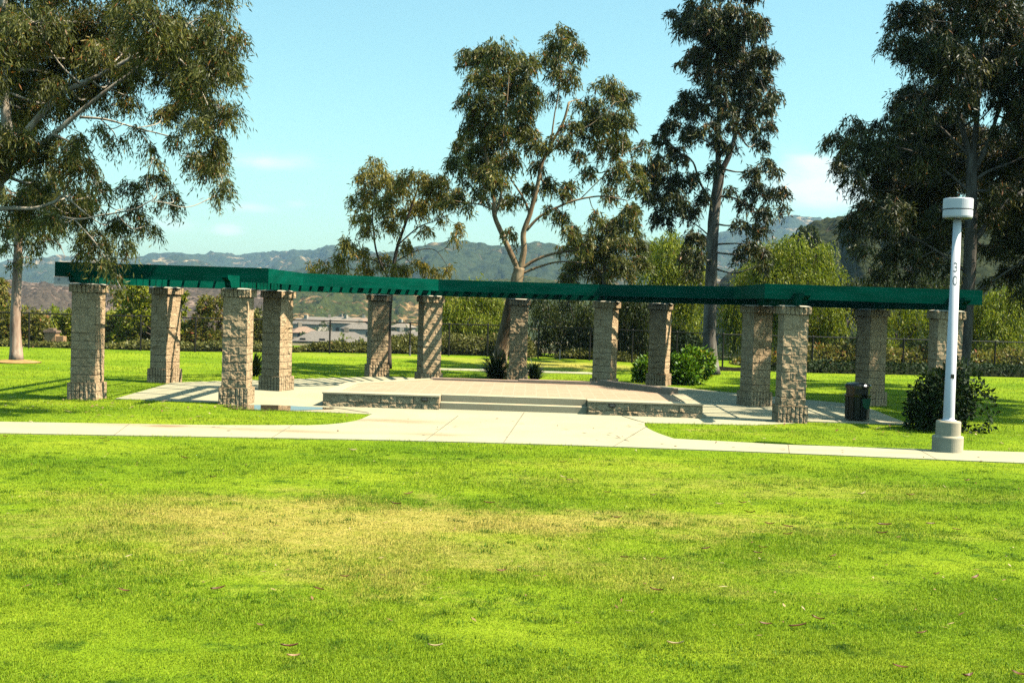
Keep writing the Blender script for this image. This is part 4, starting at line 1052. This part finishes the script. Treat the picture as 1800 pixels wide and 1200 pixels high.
pepper('mid-green weeping tree beyond the fence just left of the tall pale trunk', 1165, 640, 60, [(1140, 430, 28), (1175, 425, 28), (1210, 440, 26), (1150, 470, 30), (1190, 475, 30), (1225, 480, 24), (1140, 515, 26), (1180, 520, 28), (1215, 525, 24), (1205, 565, 22), (1225, 600, 18)], 79, M['pepper'], group=TG)
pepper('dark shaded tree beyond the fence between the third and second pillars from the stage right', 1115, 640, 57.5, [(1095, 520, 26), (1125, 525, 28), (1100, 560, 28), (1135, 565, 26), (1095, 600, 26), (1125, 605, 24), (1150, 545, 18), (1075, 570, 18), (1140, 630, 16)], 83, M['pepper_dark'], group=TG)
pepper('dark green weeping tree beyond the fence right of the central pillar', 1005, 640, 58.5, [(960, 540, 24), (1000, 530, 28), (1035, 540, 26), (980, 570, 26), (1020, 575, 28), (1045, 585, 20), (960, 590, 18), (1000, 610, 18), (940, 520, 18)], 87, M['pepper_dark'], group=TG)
pepper('brownish-green tree beyond the fence behind the litter bin', 1570, 650, 60, [(1540, 560, 26), (1580, 550, 28), (1610, 570, 26), (1550, 600, 26), (1590, 610, 28), (1620, 610, 22), (1520, 590, 18), (1565, 640, 18), (1605, 640, 18), (1600, 530, 20), (1640, 540, 26), (1650, 590, 24)], 89, M['pepper'], group=TG, per=640)
pepper('olive weeping tree beyond the fence at the right edge', 1760, 650, 61, [(1730, 530, 28), (1765, 520, 30), (1800, 525, 30), (1725, 570, 28), (1760, 565, 32), (1800, 570, 32), (1735, 610, 26), (1775, 610, 30), (1815, 615, 28), (1750, 645, 22), (1790, 645, 24), (1715, 610, 14)], 97, M['pepper'], group=TG)
pepper('leafy yellow-green tree beyond the fence between the two left outer pillars', 240, 625, 57, [(215, 525, 22), (245, 520, 26), (280, 530, 26), (205, 555, 22), (240, 555, 28), (280, 560, 26), (310, 545, 20), (215, 590, 24), (255, 595, 26), (295, 590, 24), (325, 575, 16), (200, 580, 14), (310, 600, 16), (235, 500, 14), (325, 520, 12)], 101, M['yellowgreen'], group=TG, droop=0.4, twig=0.3, Lf=0.17, Wf=0.085, per=520)
pepper('dark olive tree beyond the fence behind the inner left pillar', 372, 625, 58, [(360, 535, 20), (385, 530, 20), (350, 560, 18), (378, 560, 24), (402, 560, 18), (360, 590, 20), (390, 590, 20), (375, 610, 16), (445, 560, 20), (455, 590, 18), (440, 610, 14)], 103, M['redshrub'], group=TG, droop=0.4, twig=0.3, Lf=0.15, Wf=0.07, per=560)
pepper('dark green tree at the left edge beyond the fence', 2, 600, 62, [(0, 500, 18), (8, 525, 16), (-10, 540, 22), (5, 550, 14), (-15, 510, 20)], 107, M['redshrub'], group=TG, droop=0.5, twig=0.3, Lf=0.17, Wf=0.07, per=700)
pepper('feathery green tree with drooping tufts beyond the fence at far left', 92, 610, 58, [(92, 548, 18), (78, 562, 13), (106, 562, 14), (92, 572, 12)], 109, M['pepper'], group=TG, per=900)
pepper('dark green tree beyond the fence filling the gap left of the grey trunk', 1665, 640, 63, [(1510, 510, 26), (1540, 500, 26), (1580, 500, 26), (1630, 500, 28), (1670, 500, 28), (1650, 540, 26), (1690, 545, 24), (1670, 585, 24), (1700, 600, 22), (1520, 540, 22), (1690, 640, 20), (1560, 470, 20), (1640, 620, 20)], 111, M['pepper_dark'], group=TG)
pepper('bare-topped pointed green tree on the slope above the bright weeping tree', 1420, 470, 130, [(1408, 400, 8), (1404, 412, 10), (1425, 402, 9), (1430, 415, 12), (1410, 428, 14), (1440, 430, 13), (1425, 445, 16), (1450, 450, 12)], 113, M['pepper_dark'], group=TG, per=260, Lf=.4, Wf=.12)

# shrubs
def shrub(name, label, base, rx, ry, h, n, leaf, seed, Lf=0.09, Wf=0.05, group=None, cat='bush', lobes=16, core=True):
    rg = np.random.default_rng(seed)
    root = empty(name, base); tag(root, label, cat, group)
    K = lobes
    dirs = sph(rg, K); dirs[:, 2] = np.abs(dirs[:, 2])
    cen = dirs * np.array((rx, ry, h)) * (0.55 + 0.25 * rg.random((K, 1))) * np.array((1, 1, 0.9)) + np.array((0, 0, h * 0.12))
    rad = 0.30 + 0.16 * rg.random(K)
    k = rg.integers(0, K, n)
    dd = sph(rg, n); r = (0.62 + 0.42 * rg.random(n) ** 0.7)
    pos = cen[k] + dd * (rad[k] * r)[:, None] * np.array((rx, ry, h))
    ok = pos[:, 2] > 0.02
    pos, dd, k = pos[ok], dd[ok], k[ok]; n = len(pos)
    d = unit(dd + rg.normal(size=(n, 3)) * 0.7 + np.array((0, 0, 0.15)))
    nrm = unit(dd * 0.6 + np.array((0, 0, 0.7)) + rg.normal(size=(n, 3)) * 0.5)
    Sd = unit(np.cross(d, nrm))
    V, F = quads(pos, d, Sd, Lf * (0.6 + 0.8 * rg.random(n)), Wf * (0.6 + 0.8 * rg.random(n)))
    rn = np.clip(0.45 + rg.normal(0, 0.2, n) + rg.normal(0, 0.1, K)[k], 0, 1)
    mesh_np('foliage', V, F, leaf, root, rnd=np.repeat(rn, 4))
    b = MB()
    for i in range(K):
        c = cen[i]; b.tube([(0.05 * c[0], 0.05 * c[1], 0), (c[0] * 0.5, c[1] * 0.5, c[2] * 0.6), tuple(c)], [0.03, 0.02, 0.008], 5)
    b.build('stems', M['bark_dark'], root)
    return root
q_ = P(1212, 672, 40.4); shrub('bush', 'rounded bright green bush at the foot of the tall pale trunk', (q_[0], 40.4, 0), 0.90, 0.85, 1.22, 5200, M['bright'], 5, 0.14, 0.085)
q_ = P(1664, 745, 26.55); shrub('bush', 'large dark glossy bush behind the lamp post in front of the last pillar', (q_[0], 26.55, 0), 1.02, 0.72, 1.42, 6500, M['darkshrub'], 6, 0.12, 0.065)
q_ = P(1130, 668, 40.6); shrub('bush', 'dark bush tucked against the left side of a back pillar beside the bright bush', (q_[0] + 0.1, 40.6, 0), 0.55, 0.5, 0.95, 2200, M['bright'], 8, 0.12, 0.07)
def strap_plant(label, base, n, L, seed, lean=1.0):
    rg = np.random.default_rng(seed); V = []; F = []; RN = []
    for i in range(n):
        a = rg.uniform(0, 2 * math.pi); up = rg.uniform(0.25, 1.0) ; l = L * rg.uniform(0.6, 1.1); w = 0.030
        h = np.array((math.cos(a), math.sin(a), 0.0)); s = np.array((-h[1], h[0], 0)) * w
        p0 = h * rg.uniform(0, 0.12) + np.array((0, 0, 0.0)); pts = []
        for t in (0, 0.35, 0.7, 1.0):
            pts.append(p0 + h * l * (t * (1 - up) * lean + 0.25 * t * t) + np.array((0, 0, 1)) * l * (t * up + 0.25 * t - 0.32 * t * t))
        b0 = len(V); ws = (0.8, 1.0, 0.7, 0.05)
        for p, ww in zip(pts, ws): V += [p - s * ww, p + s * ww]
        for j in range(3): F.append((b0 + 2 * j, b0 + 2 * j + 1, b0 + 2 * j + 3, b0 + 2 * j + 2))
        RN += [rg.random()] * 8
    o = mesh_np('strap_plant', np.array(V), np.array(F), M['strap'], None, rnd=RN); o.location = base
    tag(o, label, 'plant', 'strap-leaved plants between the pillars'); return o
strap_plant('dark strap-leaved clump against the left side of the central back pillar', (-0.52, 39.9, 0), 230, 1.25, 3)
strap_plant('strap-leaved clump at the right side of the central back pillar', (0.82, 39.9, 0), 170, 0.80, 4)
strap_plant('dark upright strap-leaved plant standing behind the gap between two left inner pillars', (P(452, 655, 38.0)[0], 37.6, 0), 190, 0.95, 5, 0.6)

# low hedges and ground cover along the fence
def low_hedge(label, pts, w, h, n, leaf, seed, Lf=0.13, Wf=0.07, name='low_hedge', zoff=0.0):
    rg = np.random.default_rng(seed)
    c = np.array(spline(pts, 12)); cum = np.concatenate(([0], np.cumsum(np.linalg.norm(np.diff(c[:, :2], axis=0), axis=1)))); L = cum[-1]
    mid = c[len(c) // 2]
    u = rg.random(n) * L; s = rg.uniform(-1, 1, n)
    cx = np.interp(u, cum, c[:, 0]); cy = np.interp(u, cum, c[:, 1])
    endf = np.clip(np.minimum(u, L - u) / (0.12 * L + 0.3), 0, 1) ** 0.5
    lump = 0.78 + 0.34 * vnoise(u * 1.1 + seed, s * 1.3, 0.5, seed) + 0.12 * vnoise(u * 3.3, s * 3, 2.5, seed)
    top = h * endf * lump * np.sqrt(np.clip(1 - s * s * 0.85, 0.02, 1))
    zz = top * (0.25 + 0.78 * rg.random(n) ** 0.4)
    T = np.gradient(c[:, :2], axis=0); T = T / np.linalg.norm(T, axis=1, keepdims=True)
    nx = np.interp(u, cum, -T[:, 1]); ny = np.interp(u, cum, T[:, 0])
    pos = np.stack([cx + nx * s * w, cy + ny * s * w, zz + zoff], 1)
    d = unit(rg.normal(size=(n, 3)) + np.array((0, 0, 0.5))); Sd = unit(np.cross(d, unit(rg.normal(size=(n, 3)) + np.array((0, -0.4, 0.8)))))
    V, F = quads(pos, d, Sd, Lf * (0.6 + 0.8 * rg.random(n)), Wf * (0.6 + 0.8 * rg.random(n)))
    rn = np.clip(0.45 + rg.normal(0, 0.2, n) + 0.18 * vnoise(u * 1.7, s * 2, 0, seed + 1), 0, 1)
    base = np.array((mid[0], mid[1], zoff))
    root = empty(name, tuple(base)); tag(root, label, 'hedge', 'low hedges along the fence')
    mesh_np('foliage', V - base, F, leaf, root, rnd=np.repeat(rn, 4))
    # twiggy inside
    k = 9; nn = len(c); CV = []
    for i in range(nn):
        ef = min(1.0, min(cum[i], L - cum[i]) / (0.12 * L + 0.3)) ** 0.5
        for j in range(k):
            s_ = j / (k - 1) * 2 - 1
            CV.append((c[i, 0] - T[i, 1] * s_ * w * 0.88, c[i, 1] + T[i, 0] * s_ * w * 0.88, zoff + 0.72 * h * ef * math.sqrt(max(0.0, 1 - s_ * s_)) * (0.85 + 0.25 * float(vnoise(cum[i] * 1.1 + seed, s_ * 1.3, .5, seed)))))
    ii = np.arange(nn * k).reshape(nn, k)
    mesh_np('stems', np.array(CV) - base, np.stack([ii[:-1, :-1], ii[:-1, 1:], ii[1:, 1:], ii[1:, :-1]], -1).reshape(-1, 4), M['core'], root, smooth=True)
    return root
low_hedge('low dark green ground cover at the fence foot around the pink trunk', [(-29, 51.2, 0), (-22, 51.9, 0), (-16.5, 52.6, 0)], 0.6, 0.30, 4500, M['hedge'], 3)
low_hedge('low ground cover beyond the fence between the two left outer pillars', [(-18.5, 52.6, 0), (-14.5, 53.2, 0), (-10.5, 55.2, 0)], 1.0, 0.5, 5500, M['hedge'], 4)
low_hedge('long flat-topped clipped hedge at the fence foot below the valley houses', [(-10.4, 55.4, 0), (-7, 56.3, 0), (-4.6, 56.9, 0)], 0.7, 0.62, 6500, M['hedge'], 5)
low_hedge('rounded hedge clump at the fence foot between two back pillars', [(-6.9, 57.3, 0), (-5.6, 57.7, 0), (-3.9, 57.9, 0)], 1.0, 1.05, 5000, M['hedge'], 6)
low_hedge('high rounded mound of brown-green ground cover left of the central pillar', [(-4.2, 57.6, 0), (-2.4, 57.9, 0), (-0.7, 57.9, 0), (1.3, 57.4, 0)], 1.3, 1.35, 8000, M['hedge'], 7)
low_hedge('low shaded ground cover at the fence foot right of the central pillar', [(2.2, 57.0, 0), (4.0, 56.8, 0), (6.2, 55.4, 0)], 0.8, 0.55, 3500, M['hedge'], 8)
low_hedge('dense reddish-green bushes beyond the fence behind the pink trunk', [(-31, 58.0, 0), (-25, 58.5, 0), (-20, 59.0, 0), (-15.5, 59.2, 0)], 1.3, 1.15, 9000, M['redshrub'], 9, 0.2, 0.09, 'shrub_bank')
for k_, (px, dd, rx, h, mk, lb) in enumerate(((12, 56.0, 1.1, 1.9, 'redshrub', 'tall reddish-green bush beyond the fence left of the pink trunk'), (62, 56.6, 1.2, 1.55, 'redshrub', 'broad reddish bush beyond the fence just right of the pink trunk'), (128, 58.0, 1.0, 1.5, 'yellowgreen', 'yellowish bush beyond the fence behind the brick pilaster'),
        (178, 57.0, 0.9, 1.25, 'hedge', 'grey-green rounded bush beyond the fence beside the outer left pillar'), (345, 57.0, 0.9, 1.1, 'redshrub', 'brownish bush beyond the fence right of the leafy yellow-green tree'), (455, 58.0, 1.0, 1.7, 'hedge', 'olive bush beyond the fence between two inner left pillars'), (1500, 56.5, 1.2, 1.7, 'darkshrub', 'dark bush beyond the fence left of the litter bin'), (1640, 57.0, 1.3, 1.9, 'darkshrub', 'dark bush beyond the fence behind the last pillar'))):
    q_ = P(px, 610, dd); shrub('bush', lb, (q_[0], dd, 0), rx, rx * 0.8, h, 2600, M[mk], 300 + k_, 0.17, 0.085)
low_hedge('grey-green bushes beyond the fence below the yellow-green leafy tree', [(-18, 57.6, 0), (-15, 58.0, 0), (-12, 58.4, 0)], 1.2, 0.95, 6000, M['hedge'], 10, 0.17, 0.08, 'shrub_bank')
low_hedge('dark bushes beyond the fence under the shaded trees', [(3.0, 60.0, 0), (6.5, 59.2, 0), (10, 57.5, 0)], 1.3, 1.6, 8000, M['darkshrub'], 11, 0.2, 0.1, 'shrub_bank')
low_hedge('added low black-green cover standing in for shaded ground at the fence foot behind the right pillars', [(11.6, 50.9, 0), (15, 51.4, 0), (19, 52.2, 0), (24, 53.0, 0), (31, 53.8, 0)], 0.9, 0.62, 9000, M['darkshrub'], 15)  # dark hedge added where there is only ground in tree shade
low_hedge('olive bushes beyond the fence behind the litter bin', [(11, 55.6, 0), (17, 56.5, 0), (24, 57.5, 0), (34, 59, 0)], 1.1, 1.25, 12000, M['redshrub'], 12, 0.2, 0.09, 'shrub_bank')

# brick pilaster with wall beyond the fence
q_ = P(97, 612, 53.6)
br = empty('brick_pilaster', (q_[0], 53.6, 0)); tag(br, 'orange brick pilaster with a brown cap just beyond the fence at left', 'pilaster')
b = MB(); b.box((-0.42, -0.25, 0), (0.10, 0.25, 0.62)); b.box((0.103, -0.20, 0), (0.45, 0.20, 0.46)); b.build('wall', M['brick'], br)
b = MB(); b.box((-0.47, -0.30, 0.622), (0.15, 0.30, 0.72)); b.box((-0.30, -0.2, 0.723), (-0.02, 0.2, 0.82)); b.build('cap', M['roof_brown'], br)

# ================================================================ TOWN IN THE VALLEY
def house(label, px, py, d, w, dp, h, roof, wall, rot, seed, hip=True, chim=True):
    x, y, _ = P(px, py, d); z = P(px, py, d)[2]
    z = max(z, float(ground_z(x, d)))
    rg = random.Random(seed)
    r = empty('house', (x, d, z), rot); tag(r, label, 'house', 'houses in the valley')
    b = MB(); b.box((-w / 2, -dp / 2, -8), (w / 2, dp / 2, h)); b.build('wall', wall, r)
    rh = 0.20 * dp + 0.4; e = 0.5; hx = (w / 2 - dp * 0.42) if hip else w / 2 + e
    b = MB(); b.add([(-w / 2 - e, -dp / 2 - e, h + .02), (w / 2 + e, -dp / 2 - e, h + .02), (w / 2 + e, dp / 2 + e, h + .02), (-w / 2 - e, dp / 2 + e, h + .02), (-hx, 0, h + rh), (hx, 0, h + rh)],
                    [(0, 1, 5, 4), (1, 2, 5), (2, 3, 4, 5), (3, 0, 4), (3, 2, 1, 0)]); ro = b.build('roof', roof, r)
    if chim:
        cx = rg.uniform(-w / 4, w / 4); b = MB(); b.box((cx - .5, -.4, h + rh * .4), (cx + .5, .5, h + rh + 1.0)); b.build('chimney', wall, ro)
    n = max(2, int(w / 4))
    for fl_ in range(2 if h > 5 else 1):
        for i in range(n):
            xx = -w / 2 + w * (i + 0.5) / n
            b = MB(); b.box((xx - 0.65, -dp / 2 - 0.06, 1.0 + fl_ * 2.9), (xx + 0.65, -dp / 2 + 0.05, 2.3 + fl_ * 2.9)); b.build('window', M['window'], r)
hs = [('wide low house with a pale tile roof, nearest of the valley houses', 585, 612, 255, 17, 9, 1.6, 'roof_grey', 'stucco2', 0.1),
      ('pale two-storey house with a grey roof at the left end of the valley row', 545, 590, 330, 8, 6, 3.4, 'roof_grey', 'stucco', -0.3),
      ('long house with a grey roof highest behind the fence post gap', 562, 578, 420, 15, 7, 2.6, 'roof_grey', 'stucco2', 0.2),
      ('tan house with a brown roof left of the dark valley conifer', 532, 600, 300, 7, 6, 2.4, 'roof_brown', 'stucco2', 0.5),
      ('house with a pale gable right of the fence post', 612, 588, 360, 8, 6, 3.6, 'roof_pale', 'stucco', -0.5),
      ('grey-roofed house half hidden by the yellow bush', 630, 596, 330, 9, 6, 3.0, 'roof_grey', 'stucco', 0.3),
      ('distant pale house at the top of the valley row left of the back pillar', 632, 577, 440, 10, 6, 2.6, 'roof_brown', 'stucco', 0.0),
      ('house with a wide grey roof between the two back pillars', 712, 608, 265, 10, 8, 1.4, 'roof_grey', 'stucco', 0.2),
      ('small white-walled house between the two back pillars behind the round tree', 708, 590, 350, 6, 5, 2.6, 'roof_pale', 'stucco', -0.4),
      ('house with a grey roof under the left back pillar beam', 600, 574, 470, 12, 7, 2.4, 'roof_grey', 'stucco2', -0.2)]
for i, (lb, px, py, d, w, dp, h, ro, wa, rot) in enumerate(hs): house(lb, px, py, d, w, dp, h, M[ro], M[wa], rot, i, hip=(i % 3 != 1))
house('pale flat-topped house standing alone on the ridge above the left pillar cap', 117, 497, 640, 11, 8, 3.2, M['roof_pale'], M['stucco'], 0.0, 77)

def town_tree(label, px, py, d, r, leaf, seed, tall=1.2):
    x, y, z = P(px, py, d); gz = float(ground_z(x, d)); rm = r * d / FPX
    rg = np.random.default_rng(seed)
    root = empty('valley_tree', (x, d, gz)); tag(root, label, 'tree', 'trees among the valley houses')
    bl = [(np.array((rg.normal(0, .35) * rm, rg.normal(0, .3) * rm, z - gz + rg.normal(0, .35 * tall) * rm)), rm * rg.uniform(.45, .7)) for _ in range(7)]
    V, F, rn = crown_leaves(rg, bl, 60000 / d / d * 2.2 + 2, 0.55 * d / 300, 0.28 * d / 300, 0.2, 6, 0.5, 0.95, None, 0.3)
    mesh_np('crown', V, F, leaf, root, rnd=rn)
    b = MB(); b.tube([(0, 0, -1), (0.1, 0, (z - gz) * .5), (0, 0, z - gz)], [.35, .25, .1], 6); b.build('trunk', M['bark_dark'], root)
tts = [('tall dark green conifer-like tree among the valley houses beside the fence post', 570, 580, 270, 20, 'towntree', 1.5), ('round green tree between the two left back pillars in the valley', 692, 579, 300, 11, 'pepper_dark', 1.0),
       ('pale yellow bush-like tree at the hedge top left of the back pillar', 632, 602, 200, 13, 'yellowgreen', .8), ('soft pale green tree right of the fence post below the houses', 604, 598, 190, 16, 'pepper', 1.0), ('small dark tree left of the valley conifer', 548, 583, 320, 8, 'towntree', 1.0),
       ('palm-like shaggy tree beside the right back pillar in the valley', 718, 580, 260, 9, 'towntree', 1.2), ('rounded valley tree in the roof gap', 588, 577, 390, 8, 'towntree', 1.0), ('low green tree at the far left of the valley houses', 530, 590, 260, 8, 'towntree', 1.1),
       ('dark tree at the top of the valley row', 645, 577, 400, 8, 'towntree', 1.0), ('spreading tree at the valley edge right of the round tree', 700, 566, 480, 9, 'towntree', .8)]
for i, (lb, px, py, d, r, lf, tl) in enumerate(tts): town_tree(lb, px, py, d, r, M[lf], 200 + i, tl)

# ================================================================ GRASS AND LITTER
def inpoly(x, y, poly):
    ins = np.zeros(len(x), bool); n = len(poly)
    for i in range(n):
        x0, y0 = poly[i]; x1, y1 = poly[(i + 1) % n]
        c = ((y0 > y) != (y1 > y))
        with np.errstate(divide='ignore', invalid='ignore'):
            c &= x < (x1 - x0) * (y - y0) / (y1 - y0 + 1e-12) + x0
        ins ^= c
    return ins
stage_poly = [S(*q_) for q_ in [(-4.7, 0), (4.7, 0), (4.7, 3.3), (2.6, 6.3), (-2.6, 6.3), (-4.7, 3.5)]]
rg = np.random.default_rng(99)
def blades(y0, y1, per_px, seed, hs_, ws_):
    rg = np.random.default_rng(seed)
    # density follows the ground area a picture pixel covers
    yy = np.linspace(y0, y1, 400); hgt = CAM_H - lawn_z(yy); dens = per_px * (1138.0 ** 2) * hgt / yy ** 3; wid = yy * 0.98 + 1.0
    pdf = dens * wid; N = int(np.trapz(pdf, yy)); cdf = np.cumsum(pdf); cdf /= cdf[-1]
    y = np.interp(rg.random(N), cdf, yy); x = (rg.random(N) - 0.5) * (y * 0.98 + 1.0)
    ok = ~(inpoly(x, y, path_poly) | inpoly(x, y, apron_poly) | inpoly(x, y, plaza_poly) | inpoly(x, y, back_path))
    x, y = x[ok], y[ok]; N = len(x)
    patch = fbm(x * 1.1, y * 1.1, 0 * x, 3, 5)
    keep = rg.random(N) < 0.80 + 0.35 * patch
    x, y, patch = x[keep], y[keep], patch[keep]; N = len(x)
    sc = np.clip(y / 9.0, 0.75, 6.0) ** 0.62
    h = hs_ * sc * (0.55 + 0.8 * rg.random(N)) * (1 + 0.45 * np.clip(patch, -0.6, 1.0)); w = ws_ * sc * (0.7 + 0.6 * rg.random(N))
    a = rg.random(N) * 2 * math.pi; ln = np.abs(rg.normal(0, 0.65, N))
    base = np.stack([x, y, lawn_z(y) - 0.004], 1)
    dirx = np.stack([np.cos(a), np.sin(a), 0 * a], 1); sd = np.stack([-np.sin(a + 0.5), np.cos(a + 0.5), 0 * a], 1)
    m1 = base + dirx * (h * ln * 0.30)[:, None] + np.stack([0 * h, 0 * h, h * 0.55], 1)
    tip = base + dirx * (h * ln)[:, None] + np.stack([0 * h, 0 * h, h * np.clip(1.0 - 0.25 * ln, 0.35, 1)], 1)
    V = np.stack([base - sd * (w * 0.5)[:, None], base + sd * (w * 0.5)[:, None], m1 + sd * (w * 0.42)[:, None], m1 - sd * (w * 0.42)[:, None], tip], 1).reshape(-1, 3)
    i = np.arange(N)[:, None] * 5
    rn = np.repeat(np.clip(rg.normal(0.5, 0.2, N), 0, 1), 5)
    return V, i + np.array([[0, 1, 2, 3]]), i + np.array([[3, 2, 4]]), rn
TUFT_rg = np.random.default_rng(321)
V, Fq, Ft, rn = blades(4.2, 50.5, 1.9, 12, 0.0235, 0.0042)
def tufts(n, per, seed):
    rg = np.random.default_rng(seed); yy = rg.uniform(5.2, 20.0, n * 2); xx = (rg.random(n * 2) - .5) * yy * .97
    f = fbm(xx * .45, yy * .45, 0 * xx, 3, 8); k = np.argsort(-(f + rg.random(n * 2) * 1.2))[:n]; xx, yy = xx[k], yy[k]
    sz = rg.uniform(0.03, 0.10, n)
    x = (xx[:, None] + rg.normal(size=(n, per)) * sz[:, None]).ravel(); y = (yy[:, None] + rg.normal(size=(n, per)) * sz[:, None]).ravel(); N = len(x)
    ok = y < 20.3; h = np.repeat(rg.uniform(0.025, 0.055, n), per) * rg.uniform(.5, 1.1, N); w = rg.uniform(.004, .008, N); a = rg.random(N) * 6.283; ln = np.abs(rg.normal(0, .9, N))
    base = np.stack([x, y, lawn_z(y) - .004], 1); dx = np.stack([np.cos(a), np.sin(a), 0 * a], 1); sd = np.stack([-np.sin(a), np.cos(a), 0 * a], 1)
    m1 = base + dx * (h * ln * .3)[:, None] + np.stack([0 * h, 0 * h, h * .55], 1); tip = base + dx * (h * ln)[:, None] + np.stack([0 * h, 0 * h, h * np.clip(1 - .3 * ln, .3, 1)], 1)
    V = np.stack([base - sd * w[:, None] * .5, base + sd * w[:, None] * .5, m1 + sd * w[:, None] * .5, m1 - sd * w[:, None] * .5, tip], 1)[ok]; N = len(V)
    i = np.arange(N)[:, None] * 5
    return V.reshape(-1, 3), i + np.array([[0, 1, 2, 3]]), i + np.array([[3, 2, 4]]), np.repeat(np.clip(rg.normal(-0.05, .10, n), -.3, .12), per)[ok].repeat(5)
V2, Fq2, Ft2, rn2 = tufts(900, 34, 5)
Fq = np.concatenate([Fq, Fq2 + len(V)]); Ft = np.concatenate([Ft, Ft2 + len(V)]); V = np.concatenate([V, V2]); rn = np.concatenate([rn, rn2])
o = mesh_np('grass', V, [Fq, Ft], M['blade'], None, rnd=rn); tag(o, 'short green lawn grass with dry straw patches', 'grass', kind='stuff')

# fallen leaves one can tell apart, placed where the photograph shows them
leaf_meshes = []
def leaf_mesh(seed):
    rg = random.Random(seed); L, w = rg.uniform(0.10, 0.14), rg.uniform(0.030, 0.042); n = 7; V = []; F = []
    curl = rg.uniform(0.15, 0.35)
    for i in range(n):
        t = i / (n - 1); ww = w * math.sin(math.pi * min(1, t * 0.94 + 0.03)) ** 0.8 * (1 - 0.2 * t); z = 0.004 + curl * 0.05 * (2 * t - 1) ** 2
        V += [(t * L - L / 2, -ww / 2 , z + 0.010), (t * L - L / 2, 0, z), (t * L - L / 2, ww / 2, z + 0.010)]
    for i in range(n - 1):
        for j in range(2): F.append((i * 3 + j, i * 3 + j + 1, i * 3 + 4 + j, i * 3 + 3 + j))
    me = bpy.data.meshes.new('fallen_leaf'); me.from_pydata(V, [], F)
    at = me.attributes.new('rnd', 'FLOAT', 'POINT'); at.data.foreach_set('value', [rg.random()] * len(V)); me.materials.append(M['leafbrown']); me.update(); return me
leaf_meshes = [leaf_mesh(i) for i in range(8)]
def on_lawn(px, py):
    lo, hi = 3.0, 60.0
    for _ in range(50):
        mid = (lo + hi) / 2
        if P(px, py, mid)[2] > float(lawn_z(mid)): lo = mid
        else: hi = mid
    return P(px, py, lo)
spots = [(217, 1045), (605, 1020), (560, 1042), (515, 1162), (508, 1145), (765, 1144), (718, 872), (695, 890), (1084, 914), (1353, 926), (1554, 927), (1682, 935), (1153, 1044), (1187, 1140), (1582, 1181), (1700, 1198), (1464, 983), (1646, 1015), (990, 815), (1068, 869), (1147, 874), (1391, 872), (1341, 967), (1331, 977), (1384, 930), (1385, 944), (1099, 985), (1161, 988), (1000, 847), (1515, 872), (1600, 874),
         (1240, 970), (1714, 1021), (1437, 1095), (1402, 1108), (458, 1107), (383, 1042), (990, 842), (1345, 1104), (1318, 905), (1620, 1120), (1790, 1194), (325, 808), (187, 778), (182, 773), (620, 794), (10, 770), (374, 842), (860, 888), (880, 1010), (1635, 925), (1700, 848), (1550, 942), (1265, 890), (1305, 888)]
rl = random.Random(4)
for i, (px, py) in enumerate(spots):
    q_ = on_lawn(px, py); o = bpy.data.objects.new('fallen_leaf', leaf_meshes[i % 8]); link(o)
    o.location = (q_[0], q_[1], q_[2] + 0.028); o.rotation_euler = (rl.uniform(-.15, .15), rl.uniform(-.15, .15), rl.uniform(-0.7, 0.7) + (math.pi if rl.random() < .5 else 0)); s_ = rl.uniform(0.65, 0.95) * (1.0 if py > 950 else 1.3); o.scale = (s_, s_, s_)
    tag(o, 'dry curled brown leaf lying on the open front lawn', 'leaf', 'fallen leaves on the front lawn')
# small scattered litter nobody could count
N = 900; rg = np.random.default_rng(77)
y = rg.uniform(7, 28, N); x = (rg.random(N) - .5) * y * 0.95
x = np.concatenate([x, rg.normal(-8.5, 2.0, 160), rg.normal(8, 2.2, 90), rg.normal(11, 3, 120)]); y = np.concatenate([y, rg.normal(26.2, 0.7, 160), rg.normal(26, .7, 90), rg.normal(44, 3, 120)])
ok = (rg.random(len(x)) < 0.55) & ~inpoly(x, y, plaza_poly); x, y = x[ok], y[ok]
z = lawn_z(y) + np.where(inpoly(x, y, path_poly) | inpoly(x, y, apron_poly), PZ + 0.006, 0.03)
pos = np.stack([x, y, z], 1); n = len(pos); a = rg.random(n) * 6.28
d = unit(np.stack([np.cos(a), np.sin(a), rg.normal(0, .15, n)], 1)); Sd = unit(np.cross(d, np.array((0.1, 0, 1.0))))
big = np.where(y > 21, 1.9, 0.8)
V, F = quads(pos, d, Sd, rg.uniform(0.03, 0.12, n) * big, rg.uniform(0.012, 0.028, n) * big)
o = mesh_np('leaf_litter', V, F, M['leafbrown'], None, rnd=np.repeat(rg.random(n), 4)); tag(o, 'tiny dry leaf litter scattered over lawn and paths', 'leaf litter', kind='stuff')

# ================================================================ HAZE
mt = bpy.data.materials.new('haze_air'); mt.use_nodes = True; t = mt.node_tree; t.nodes.clear()
vo = t.nodes.new('ShaderNodeVolumePrincipled'); vo.inputs['Density'].default_value = 0.00010; vo.inputs['Color'].default_value = (0.46, 0.73, 1.0, 1); vo.inputs['Anisotropy'].default_value = 0.0
oo = t.nodes.new('ShaderNodeOutputMaterial'); t.links.new(vo.outputs[0], oo.inputs['Volume'])
b = MB(); b.box((-2700, -30, -32), (2700, 5300, 420)); o = b.build('haze', mt); tag(o, 'thin blue haze over the far hills', 'haze', kind='stuff')
